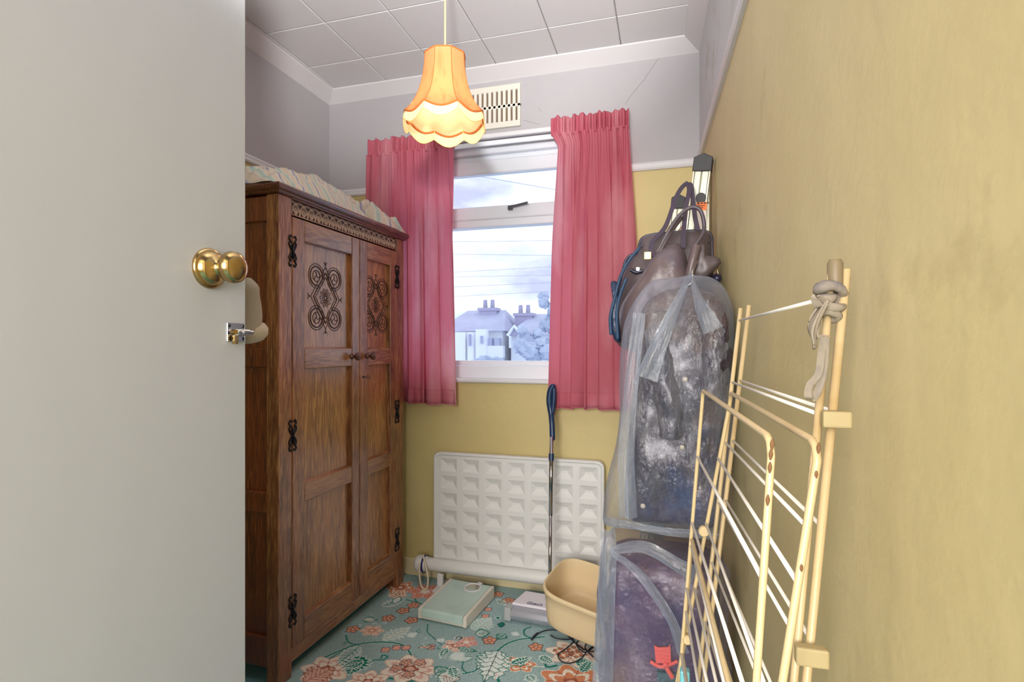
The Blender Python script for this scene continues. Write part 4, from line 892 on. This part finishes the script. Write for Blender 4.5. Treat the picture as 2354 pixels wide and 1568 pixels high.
# purple bundle below
YP = 1.46
bd = thing('wrapped_bundle', (0, YP + .05, 0), 'large purple bundle on the floor under the hanging jacket', 'bundle')
M_purple = mat('purple quilted cloth', rgb(92, 70, 100), .4, coat=.2, var=[(rgb(112, 88, 82), 6, .48, .72, U), (rgb(64, 52, 92), 14, .5, .7, U)], bump=[(9, .9, .04, (1, 1, .7)), (30, .7, .012, U)])
def bundle(grow, mt, nm, parent, wr, seed, top=.60, rid=.6):
    def f_(u, v):
        a = u * 2 * math.pi; kz = v; z = .004 + (top + grow) * kz
        hx, hy = (.142 + grow * .6) * (1 - .05 * kz), (.115 + grow)
        if v > .93: k_ = (1 - v) / .07; s_ = max(0, 1 - (1 - k_) ** 2) ** .5; hx *= .8 + .2 * s_; hy *= .75 + .25 * s_
        p = sq(a, hx, hy, 6) + Vector((-.012 - .010 * (1 - kz), YP + .045, z))
        nrm = Vector((math.cos(a), math.sin(a), 0)); q = Vector((p.x, p.y, p.z * .8))
        return p + nrm * wr * (fbm(q, 9, 3, seed) + rid * (1 - 2 * abs(nz(Vector((q.x * 2, q.y * 2, q.z + q.x * 1.2)), 7, seed))))
    m2 = MB(); m2.grid(f_, 120, 50, wrapu=True); k_ = 51
    cb = len(m2.v); m2.v.append((0, YP + .045, .004 + top + grow)); 
    for i in range(120): m2.f.append((i * k_ + 50, ((i + 1) % 120) * k_ + 50, cb)); m2.m.append(0)
    return m2.build(nm, mt, parent, smooth=True)
bundle(0, M_purple, 'bundle_cloth', bd, .010, 2)
rb = MB(); Yt = YP - .078; at_ = lambda x, y, d=0: atY(x, y, Yt - .004 + d)
rb.prism([at_(1504, 1482), at_(1514, 1487), at_(1536, 1486), at_(1541, 1480), at_(1543, 1522), at_(1508, 1523)], (0, -.005, 0))
rb.tube(smooth_path([at_(1495, 1520), at_(1510, 1530), at_(1528, 1532), at_(1558, 1520)], 6), .0045, 8); rb.tube(smooth_path([at_(1526, 1520), at_(1534, 1538), at_(1546, 1558)], 6), [.004] * 6 + [.006] * 7, 8)
rb.lathe([(0, .008), (.008, .006), (.010, .001)], at_(1530, 1526), (0, -1, 0), 12)
rb.build('ribbon_tie', mat('coral ribbon', rgb(238, 92, 84), .6, bump=[(80, .5, .004, (.2, 1, 3))]), bd, bevel=.0006)
MB().box(*sorted((at_(1510, 1545).x, at_(1565, 1545).x)), Yt - .003, Yt + .03, .115, at_(1510, 1545).z).build('teal_patch', mat('teal label cloth', rgb(44, 84, 96), .6), bd)
fw = thing('plastic_wrap', (0, YP + .05, 0), 'clear plastic sheet wrapped around the purple bundle', 'plastic sheet')
bundle(.022, M_film2, 'wrap_film', fw, .009, 6, .605, 1.6)
m_ = MB(); ftail([(1405, 1268, -.10), (1470, 1320, -.125), (1540, 1420, -.125), (1570, 1500, -.11)], (.012, .03), YP, 1); ftail([(1404, 1266, -.10), (1480, 1258, -.12), (1560, 1300, -.12), (1600, 1320, -.10)], (.015, .05), YP, 2)
ftail([(1395, 1215, -.06), (1398, 1260, -.09), (1392, 1400, -.08), (1386, 1560, -.06), (1384, 1620, -.05)], (.035, .06), YP, 3); m_.build('wrap_fold', bpy.data.materials['folded polythene'], fw, smooth=True)
# loose purple cloth poking out on the left of the bundle
o = weld(puff([(1392, 1308), (1396, 1360), (1392, 1440), (1386, 1448), (1376, 1400), (1372, 1360), (1380, 1322)], 1.62, .02, .02, wr=.004, ws=25, seed=3).build('scarf', mat('aubergine satin', rgb(88, 62, 84), .4, coat=.2, bump=[(20, .5, .01, U)]), None, smooth=True))
tag(o, 'aubergine cloth end hanging out beside the cream bowl', 'cloth')

# ------------------------------------------------------------------ bags hung on the ladder
M_bag = mat('brown grey leather', rgb(92, 80, 82), .42, coat=.15, var=[(rgb(66, 62, 84), 4, .45, .65, U)], bump=[(9, .5, .02, U), (120, .2, .002, U)])
M_bag2 = mat('taupe leather', rgb(104, 88, 90), .4, coat=.15, var=[(rgb(70, 72, 104), 5, .48, .66, U)], bump=[(10, .6, .02, U)])
M_bagd = mat('dark navy trim', rgb(38, 36, 62), .4, coat=.3)
hg = thing('holdall', (.0, 1.84, 1.10), 'large brown-grey zipped holdall propped behind the other bags', 'holdall bag')
hpx = [(1466, 580), (1474, 548), (1500, 538), (1560, 532), (1610, 529), (1634, 538), (1638, 580), (1640, 640), (1636, 720), (1600, 800), (1500, 810), (1430, 800), (1410, 760), (1412, 700), (1430, 640), (1446, 600)]
weld(puff(hpx, 1.84, .06, .035, (1540, 670), 100, 24, .008, 9, 1, .4).build('bag_body', M_bag, hg, smooth=True))
m_ = MB(); rope([(1466, 582), (1474, 550), (1500, 539), (1560, 533), (1610, 530), (1634, 539), (1637, 570), (1638, 620)], 1.825, .004, m_); rope([(1466, 582), (1440, 595), (1425, 650), (1410, 700)], 1.82, .004, m_)
rope([(1468, 570), (1500, 556), (1560, 552), (1632, 558)], 1.80, .0022, m_); m_.build('piping', M_bagd, hg, smooth=True)
m_ = MB(); rope([(1450, 620), (1462, 626), (1478, 622)], 1.772, .006, m_); m_.build('side_strap', M_bagd, hg, smooth=True)
m_ = MB(); m_.box(-.005, .005, 0, .004, 0, .01); q0 = atY(1466, 622, 1.765); m_.v = [tuple(Vector(v) + q0) for v in m_.v]; m_.build('buckle', M_chrome, hg)

tt = thing('handbag', (-.03, 1.72, 1.05), 'soft taupe tote bag with looped handles in front of the holdall', 'handbag')
tpx = [(1556, 560), (1572, 574), (1582, 610), (1592, 660), (1600, 700), (1590, 760), (1500, 790), (1430, 780), (1424, 720), (1440, 680), (1475, 630), (1500, 590), (1525, 568)]
weld(puff(tpx, 1.715, .065, .045, (1520, 690), 100, 24, .014, 8, 4, .5, ridge=.6).build('bag_body', M_bag2, tt, smooth=True))
m_ = MB(); rope([(1508, 585, -.03), (1532, 540, -.04), (1558, 500, -.04), (1585, 478, -.04), (1606, 480, -.04), (1616, 500, -.04), (1618, 530, -.04), (1604, 556, -.05), (1588, 572, -.05)], 1.735, .0062, m_)
rope([(1505, 600, -.05), (1530, 556, -.05), (1545, 530, -.03), (1568, 500, 0)], 1.735, .0055, m_); m_.build('handle', M_bag, tt, smooth=True)
m_ = MB(); P = smooth_path([atY(x, y, Y) for x, y, Y in ((1500, 590, 1.69), (1498, 560, 1.72), (1530, 520, 1.78), (1556, 450, 1.86), (1575, 424, 1.90), (1588, 424, 1.90), (1592, 450, 1.86), (1598, 500, 1.79), (1605, 530, 1.76))], 8); m_.ribbon(P, (1, .3, 0), .014, .003)
P = smooth_path([atY(x, y, Y) for x, y, Y in ((1570, 570, 1.70), (1572, 530, 1.74), (1576, 480, 1.79), (1584, 440, 1.86), (1582, 424, 1.90))], 8); m_.ribbon(P, (1, .3, 0), .014, .003)
m_.build('shoulder_strap', mat('mauve webbing', rgb(80, 70, 88), .7), tt)
m_ = MB(); q0 = atY(1489, 588, 1.67); m_.box(q0.x - .011, q0.x + .011, q0.y - .004, q0.y + .002, q0.z - .012, q0.z + .012); m_.build('clasp', mat('tan metal clasp', rgb(206, 176, 110), .3, .7), tt, bevel=.002)

sb = thing('handbag', (.09, 1.72, 1.20), 'small rolled dark leather bag against the right wall, with key ring', 'handbag')
weld(puff([(1618, 562), (1622, 586), (1650, 592), (1657, 606), (1640, 625), (1620, 645), (1600, 652), (1584, 640), (1592, 610), (1604, 570)], 1.68, .030, .025, wr=.006, ws=14, seed=8).build('bag_body', M_bag, sb, smooth=True))
m_ = MB(); m_.tube(smooth_path([atY(1602, 565, 1.65), atY(1595, 590, 1.645), atY(1588, 620, 1.645), atY(1583, 640, 1.65)], 6), [.013] * 19, 12); m_.build('rolled_strap', M_bag2, sb, smooth=True)
m_ = MB(); rope([(1652, 600), (1654, 612), (1649, 620), (1652, 632)], 1.70, .0018, m_); m_.build('key_chain', M_brass, sb, smooth=True)
MB().lathe([(-.012, .004), (-.008, .012), (0, .014), (.010, .011), (.014, .003)], atY(1648, 640, 1.70), (0, 0, 1), 14).build('fob', M_bagd, sb, smooth=True)

nb = thing('handbag', (-.14, 1.66, .98), 'navy bag with teal strap hanging left of the other bags', 'handbag')
weld(puff([(1404, 650), (1418, 648), (1424, 670), (1422, 720), (1428, 780), (1418, 788), (1408, 770), (1404, 720), (1412, 690)], 1.66, .025, .025, wr=.006, ws=14, seed=5).build('bag_body', mat('navy nylon', rgb(36, 46, 76), .4, bump=[(14, .6, .02, U)]), nb, smooth=True))
M_teal = mat('teal webbing', rgb(42, 70, 100), .6)
for rp_ in ([(1405, 770), (1403, 730), (1412, 690), (1425, 640), (1445, 600), (1470, 570)], [(1420, 780), (1418, 720), (1425, 680), (1440, 640)]):
    m_ = MB(); rope(rp_, 1.635, .005, m_); m_.build('strap', M_teal, nb, smooth=True)

# ------------------------------------------------------------------ aluminium step ladder behind the bags
ld = thing('step_ladder', (-.02, 2.25, 0), 'aluminium step ladder with black end caps leaning in the corner', 'ladder')
M_alu = mat('brushed aluminium', rgb(196, 196, 180), .35, .75, bump=[(60, .1, .001, (1, 1, .05))]); M_cap = mat('black end cap', rgb(54, 54, 58), .5)
def stile(top, foot, nm, wdt=.056):
    top = Vector(top); foot = Vector(foot); ax = (top - foot).normalized(); sx = Vector((1, -.15, 0)); sx = (sx - ax * sx.dot(ax)).normalized(); sy = ax.cross(sx).normalized(); m2 = MB()
    sec = [(-wdt / 2, -.012), (-wdt / 2 + .004, -.012), (-wdt / 2 + .007, -.008), (-.003, -.008), (0, -.0055), (.003, -.008), (wdt / 2 - .007, -.008), (wdt / 2 - .004, -.012), (wdt / 2, -.012), (wdt / 2, .012), (-wdt / 2, .012)]
    a_ = [foot + sx * x + sy * y for x, y in sec]; b2 = [top + sx * x + sy * y for x, y in sec]
    sgn = 1
    if (sy.y) < 0: a_ = [foot + sx * x - sy * y for x, y in sec]; b2 = [top + sx * x - sy * y for x, y in sec]; sgn = -1
    n = len(sec); m2.add(a_ + b2, [tuple(range(n))[::-1], tuple(range(n, 2 * n))] + [(i, (i + 1) % n, (i + 1) % n + n, i + n) for i in range(n)]); m2.build(nm, M_alu, ld)
    cp = MB(); w2 = wdt / 2 + .003; pr = [(-w2, -.035), (w2, -.035), (w2, .012), (0, .026), (-w2, .012)]
    vs = [top + sx * x + ax * z + sy * y for y in (-.017, .017) for x, z in pr]; cp.add(vs, [(4, 3, 2, 1, 0), (5, 6, 7, 8, 9)] + [(i, (i + 1) % 5, (i + 1) % 5 + 5, i + 5) for i in range(5)]); cp.build('end_cap', M_cap, ld, bevel=.003)
    fp_ = MB(); vs = [foot + sx * x + ax * z + sy * y for y in (-.017, .017) for x, z in [(-w2, -.004), (w2, -.004), (w2, .04), (-w2, .04)]]; fp_.add(vs, [(3, 2, 1, 0), (4, 5, 6, 7)] + [(i, (i + 1) % 4, (i + 1) % 4 + 4, i + 4) for i in range(4)]); fp_.build('foot_pad', M_cap, ld, bevel=.002)
    return sx, sy, ax
t1 = atY(1617, 372, 1.95); f1 = Vector((-.095, 1.99, .012)); t2 = atY(1560, 462, 2.36); f2 = Vector((-.12, 2.38, .012))
stile(t1, f1, 'stile'); stile(t2, f2, 'stile', .05)
for i in range(6):
    z = .28 + i * .26; a_ = f1.lerp(t1, z / t1.z); b2 = f2.lerp(t2, z / t2.z); m_ = MB(); d_ = (b2 - a_)
    m_.add([a_ + Vector((x, 0, zz)) for x, zz in ((-.03, -.012), (.03, -.012), (.03, .012), (-.03, .012))] + [b2 + Vector((x, 0, zz)) for x, zz in ((-.03, -.012), (.03, -.012), (.03, .012), (-.03, .012))], [(3, 2, 1, 0), (4, 5, 6, 7), (0, 1, 5, 4), (1, 2, 6, 5), (2, 3, 7, 6), (3, 0, 4, 7)]); m_.build('step', M_alu, ld, bevel=.002)
r1 = atY(1627, 392, 2.05); m_ = MB(); m_.prism([(r1.x - .008, 2.045, r1.z), (r1.x + .008, 2.045, r1.z), (r1.x - .01, 2.045, .02), (r1.x - .026, 2.045, .02)], (0, .03, 0)); m_.build('rear_stile', M_alu, ld, bevel=.002)
m_ = MB(); m_.lathe([(0, .017), (.004, .017)], atY(1611, 455, 1.936), (0, -1, 0), 18); m_.build('rivet_cap', M_cap, ld)
m_ = MB(); a_ = atY(1601, 466, 1.930); b2 = atY(1625, 483, 1.930); m_.box(a_.x, b2.x, 1.928, 1.938, b2.z, a_.z); sk = m_.build('warning_label', mat('orange label', rgb(240, 120, 40), .5), ld)
m_ = MB(); b3 = atY(1623, 500, 1.930); m_.box(a_.x - .002, b3.x, 1.929, 1.938, b3.z - .05, b2.z); m_.build('label_lower', mat('white label', rgb(226, 214, 206), .5), ld)
m_ = MB()
for i in range(4): m_.box(a_.x + .003 + i * .010, a_.x + .010 + i * .010, 1.9265, 1.929, a_.z - .006, a_.z - .002)
for i in range(3): m_.box(a_.x + .004, b2.x - .006 - .006 * i, 1.9265, 1.929, a_.z - .013 - i * .006, a_.z - .011 - i * .006)
m_.build('label_print', mat('dark print', rgb(60, 40, 36), .6), sk)

# ------------------------------------------------------------------ folding clothes airer against the right wall
ar = thing('clothes_airer', (.10, .80, 0), 'cream wire folding clothes airer leaning against the right wall', 'clothes airer')
M_tan = mat('cream coated wire', rgb(206, 182, 138), .42, coat=.2, bump=[(50, .1, .001, U)], var=[(rgb(180, 150, 102), 9, .55, .75, U)])
M_rod = mat('white coated rod', rgb(246, 240, 232), .45, coat=.15)
def fr_pt(top, foot, z): return top + (foot - top) * ((top.z - z) / (top.z - foot.z))
def airer_frame(tF, tN, fF, fN, zs_, r_, ubar=True, cap=False):
    tF, tN, fF, fN = map(Vector, (tF, tN, fF, fN)); m2 = MB()
    if ubar:
        c1 = tF.lerp(tN, .03); c2 = tN.lerp(tF, .03); p = [fF, tF - Vector((0, 0, .014)), tF.lerp(c1, .3) - Vector((0, 0, .004)), c1, c2, tN.lerp(c2, .3) - Vector((0, 0, .004)), tN - Vector((0, 0, .014)), fN]
        p = [fF] + [fF.lerp(p[1], .5)] + p[1:-1] + [fN.lerp(p[-2], .5), fN]
        m2.tube(p, r_, 10)
    else: m2.tube([fF, tF], r_, 10); m2.tube([fN, tN], r_, 10)
    o = m2.build('frame', M_tan, ar, smooth=True)
    for z in zs_:
        a_ = fr_pt(tF, fF, z); b2 = fr_pt(tN, fN, z); MB().tube([a_, b2], .0022, 8).build('rod', M_rod, o, smooth=True)
    return o
lv = [.114 * k for k in range(1, 9)]
zA = HC - .0745; zB = HC - .079
A = airer_frame((.058, .979, zA), (.081, .479, zA), (.058 - .075 * zA, .979, .02), (.081 - .058 * zA, .479, .02), [zA - k for k in lv if zA - k > .1], .0031)
B = airer_frame((.104, .995, zB), (.118, .494, zB), (.104 - .17 * zB, .995, .02), (.118 - .135 * zB, .494, .02), [zB - k for k in lv if zB - k > .1], .0034)
zc1 = HC + .072
Cf = airer_frame((.132, 1.09, zc1), (.156, .60, zc1 + .002), (.003, 1.09, .01), (.056, .60, .01), [HC + .049] + [HC - .067 - .114 * k for k in range(0, 9)], .0038, False)
Df = airer_frame((.148, 1.10, zc1 + .006), (.169, .60, zc1 + .004), (.011, 1.10, .01), (.064, .60, .01), [HC - .064 - .114 * k for k in range(0, 9)], .0042, False)
zE = HC - .33
Ef = airer_frame((.040, .985, zE), (.062, .470, zE), (-.02, .985, .02), (.01, .470, .02), [zE - .012 - .114 * k for k in range(0, 7)], .0031)
for (px, Y, r_) in (((1618, 1221), .985, .009), ((1580, 1470), .98, .008)):
    q0 = atY(*px, Y); MB().lathe([(-.006, r_ * .8), (-.004, r_), (.004, r_), (.006, r_ * .8)], q0, (0, 1, .0), 16).build('pivot', M_tan, ar, smooth=True, auto=40)
m_ = MB(); q0 = atY(1574, 1532, .972); m_.box(q0.x - .008, q0.x + .008, .955, .972, q0.z - .09, q0.z); m_.build('teal_tape', mat('teal tape', rgb(118, 190, 198), .4), ar, bevel=.003)
for (px, Y, w_, h_) in (((1918, 962), .59, .0125, .016), ((1862, 1500), .59, .0145, .018)):
    q0 = atY(*px, Y); m_ = MB(); m_.box(q0.x - w_, q0.x + w_, q0.y - .012, q0.y, q0.z - h_ / 2, q0.z + h_ / 2); m_.build('tape_strip', mat('beige tape', rgb(172, 154, 112), .6), ar, bevel=.002)
m_ = MB()
m_.lathe([(0, .0072), (.022, .0072), (.026, .0052)], fr_pt(Vector((.160, .60, zc1)), Vector((.08, .60, .01)), zc1 - .012), (0, 0, 1), 14); m_.build('end_cap', mat('grey brown cap', rgb(128, 112, 86), .5), ar, smooth=True, auto=40)
for (x, y, Y) in ((1775, 1022, .478), (1772, 1045, .478), (1770, 1075, .478), (1882, 1030, .494), (1876, 1090, .494), (1842, 1305, .494), (1765, 1150, .478)):
    q0 = atY(x, y, Y - .0024); MB().lathe([(-.0045, .0006), (-.001, .0016), (.001, .0016), (.0045, .0006)], q0, (.05, 0, 1), 8).build('rust_spot', mat('rust', rgb(120, 84, 52), .8) if 'rust' not in bpy.data.materials else bpy.data.materials['rust'], ar)

# grey cloth strap knotted on the airer
stp = thing('cloth_strap', (.15, .62, .98), 'grey fabric strap knotted at the near top of the clothes airer', 'fabric strap')
M_gcl = mat('grey brown cotton', rgb(150, 138, 122), .85, var=[(rgb(96, 92, 104), 14, .5, .65, U)], bump=[(40, .5, .008, U)])
YS = .575
kb = fr_pt(Vector((.156, .60, zc1)), Vector((.056, .60, .01)), HC + .028); kt = fr_pt(Vector((.156, .60, zc1)), Vector((.056, .60, .01)), HC + .062)
P = []
for i in range(61):
    t_ = i / 60; a_ = t_ * 2 * math.pi * 4.3; c0 = kt.lerp(kb, t_); rr = .0095 + .003 * math.sin(t_ * 11)
    P.append(c0 + Vector((math.cos(a_) * rr, math.sin(a_) * rr, .003 * math.sin(a_ * 1.7))))
m_ = MB().tube(P, [.0048 + .0016 * math.sin(i * .9) for i in range(61)], 10)
for i in range(len(m_.v)): p = Vector(m_.v[i]); m_.v[i] = tuple(p + Vector((1, -1, .6)) * .003 * fbm(p, 90, 2, 2))
m_.build('knot', M_gcl, stp, smooth=True)
def flap(u, v):
    x0_, y0_ = 1898 - 22 * v - 12 * math.sin(v * 3), 690 + 100 * v; wdt = 10 + 20 * math.sin(min(1, v * 1.15) * math.pi) ** .8
    p = atY(x0_ + (u - .5) * wdt, y0_ + 14 * math.sin(u * 5) * v, YS + .012 * math.sin(u * 6 + v * 4) * .6)
    return p + Vector((0, -.003 * math.sin(u * 14 + v * 7), 0))
MB().grid(flap, 16, 30).build('cloth_flap', M_gcl, stp, smooth=True, solid=.0016)
for pts in ([(1895, 770), (1888, 820), (1882, 860), (1862, 885), (1858, 910), (1866, 916), (1880, 900), (1892, 860), (1896, 820), (1898, 775)], [(1892, 700), (1878, 682), (1874, 690), (1884, 704), (1900, 700)]):
    MB().ribbon(smooth_path([atY(x, y, YS - .004 + .003 * math.sin(y * .2)) for x, y in pts], 7), (.7, -.7, .1), .0072, .0016).build('strap_tail', M_gcl, stp)

# ------------------------------------------------------------------ outside: bungalows over the road, trees, wires
def O(x, y, Y): return atY(x, y, Y)
GZ = -2.75
M_roof = mat('hazy slate roof', rgb(186, 184, 208), .9, var=[(rgb(200, 198, 220), .8, .4, .7, U)]); M_rend = mat('white render', rgb(250, 250, 255), .8); M_brick = mat('hazy brick', rgb(186, 178, 204), .9)  # distance haze is painted into these pale lavender outdoor colours
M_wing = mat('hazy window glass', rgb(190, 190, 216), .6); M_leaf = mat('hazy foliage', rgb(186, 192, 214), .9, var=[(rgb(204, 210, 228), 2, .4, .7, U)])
def bungalow(label, x0, x1, ridge, eave, Y, chim, seed):
    a = O(x0, eave, Y); b = O(x1, eave, Y); rz = O((x0 + x1) / 2, ridge, Y + 4).z; root = thing('house', ((a.x + b.x) / 2, Y, GZ), label, 'house')
    MB().box(a.x + .3, b.x - .3, Y + .4, Y + 8, GZ, a.z + .05).build('wall', M_rend, root)
    m2 = MB(); hip = 1.2; P = [(a.x, Y, a.z), (b.x, Y, a.z), (b.x, Y + 8.4, a.z), (a.x, Y + 8.4, a.z), (a.x + hip, Y + 4.2, rz), (b.x - hip, Y + 4.2, rz)]
    m2.add(P, [(0, 1, 5, 4), (1, 2, 5), (2, 3, 4, 5), (3, 0, 4), (3, 2, 1, 0)]); rf = m2.build('roof', M_roof, root)
    for cx, cy in chim:
        q_ = O(cx, cy, Y + 3.4); m3 = MB(); m3.box(q_.x - .75, q_.x + .75, Y + 3.2, Y + 4.2, q_.z - 3.2, q_.z); m3.box(q_.x - .85, q_.x + .85, Y + 3.1, Y + 4.3, q_.z - .25, q_.z)
        ch = m3.build('chimney', M_brick, root); m4 = MB()
        for dx in (-.35, .3): m4.lathe([(0, .2), (.7, .16)], (q_.x + dx, Y + 3.7, q_.z), (0, 0, 1), 10)
        m4.build('chimney_pot', M_brick, ch)
    return root
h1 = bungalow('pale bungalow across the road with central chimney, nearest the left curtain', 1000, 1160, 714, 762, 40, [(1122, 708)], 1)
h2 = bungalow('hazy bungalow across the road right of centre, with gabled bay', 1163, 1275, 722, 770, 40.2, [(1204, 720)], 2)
def opart(root, nm, mt, x0, x1, y0, y1, Y, th=.25):
    a = O(x0, y1, Y); b = O(x1, y0, Y); return MB().box(a.x, b.x, Y - th, Y + .3, a.z, b.z).build(nm, mt, root)
opart(h1, 'front_wing', M_rend, 1048, 1072, 764, 850, 39.6); opart(h1, 'front_wing', M_rend, 1077, 1091, 764, 850, 39.6); opart(h1, 'front_wing', M_rend, 1096, 1120, 757, 835, 39.2)
opart(h1, 'window', M_wing, 1079, 1082, 768, 795, 39.2); opart(h1, 'window', M_wing, 1106, 1109, 772, 790, 38.8)
opart(h1, 'bay_wall', M_rend, 1120, 1158, 795, 822, 39.4); opart(h1, 'window', M_wing, 1122, 1133, 777, 794, 39.6); opart(h1, 'window', M_wing, 1139, 1150, 777, 794, 39.6)
m_ = MB(); g1 = O(1168, 772, 39); g2 = O(1183, 750, 39); g3 = O(1200, 772, 39)
m_.prism([g1, g2, g3], (0, 3, 0)); m_.build('gable', M_brick, h2); m_ = MB(); m_.tube([g1 - Vector((0, .1, 0)), g2 - Vector((0, .1, 0)), g3 - Vector((0, .1, 0))], .14, 6); m_.build('bargeboard', M_rend, h2)
opart(h2, 'porch_wall', M_rend, 1172, 1176, 772, 800, 39); opart(h2, 'porch_wall', M_rend, 1190, 1203, 766, 782, 39.4)
struct(MB().box(-90, 60, 4, 120, GZ - .2, GZ).build('ground', mat('hazy lawn', rgb(196, 206, 222), .9)))  # lawn colour carries the same painted haze
random.seed(5)
def bush(nm, label, px, py, Y, rad, hgt, seed, cat):
    c0 = O(px, py, Y); m2 = MB()
    rn = random.Random(seed)
    for i in range(16):
        o_ = Vector((rn.uniform(-.7, .7) * rad, rn.uniform(-.5, .5) * rad, rn.uniform(-.5, .5) * hgt)); r_ = rad * rn.uniform(.22, .42); vs = []
        def f_(u, v, o_=o_, r_=r_):
            a = u * 2 * math.pi; b = v * math.pi; d_ = Vector((math.cos(a) * math.sin(b), math.sin(a) * math.sin(b), math.cos(b))); return c0 + o_ + d_ * r_ * (1 + .5 * nz(d_ * 2.5 + o_, 1, seed))
        m2.grid(f_, 12, 8, wrapu=True)
    o = m2.build('foliage', M_leaf, None, smooth=False)
    root = thing(nm, (c0.x, Y, GZ), label, cat); o.parent = root; o.location = -Vector((c0.x, Y, GZ)); ORG[o.name] = ORG[root.name]
    MB().tube([(c0.x, Y, GZ), (c0.x, Y, c0.z)], .2, 8).build('trunk', M_brick, root)
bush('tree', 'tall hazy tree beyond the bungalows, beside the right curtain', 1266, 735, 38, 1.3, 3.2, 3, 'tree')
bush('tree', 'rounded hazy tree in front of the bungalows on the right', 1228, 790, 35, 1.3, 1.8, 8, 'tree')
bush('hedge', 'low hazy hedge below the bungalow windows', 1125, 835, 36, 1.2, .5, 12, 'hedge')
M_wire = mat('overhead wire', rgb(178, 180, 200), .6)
wires = [((1040, 395), (1300, 440)), ((1040, 556), (1300, 553)), ((1040, 584), (1300, 588)), ((1040, 626), (1300, 612)), ((1040, 660), (1300, 648)), ((1040, 682), (1300, 668)), ((1040, 637), (1300, 632))]
for i, (a, b) in enumerate(wires):
    Y = 17.0 + .5 * i; p, q_ = O(*a, Y), O(*b, Y); d_ = q_ - p
    o = MB().tube([p - d_ * 2.5, p, q_, q_ + d_ * 2.5], .007 if i else .011, 5).build('telephone_wire', M_wire)
    tag(o, ['overhead wire crossing the top pane of the window, sloping down to the right', None][0] if i == 0 else 'thin overhead wire crossing the sky in the main window pane', 'wire', None if i == 0 else 'wires across the main pane')
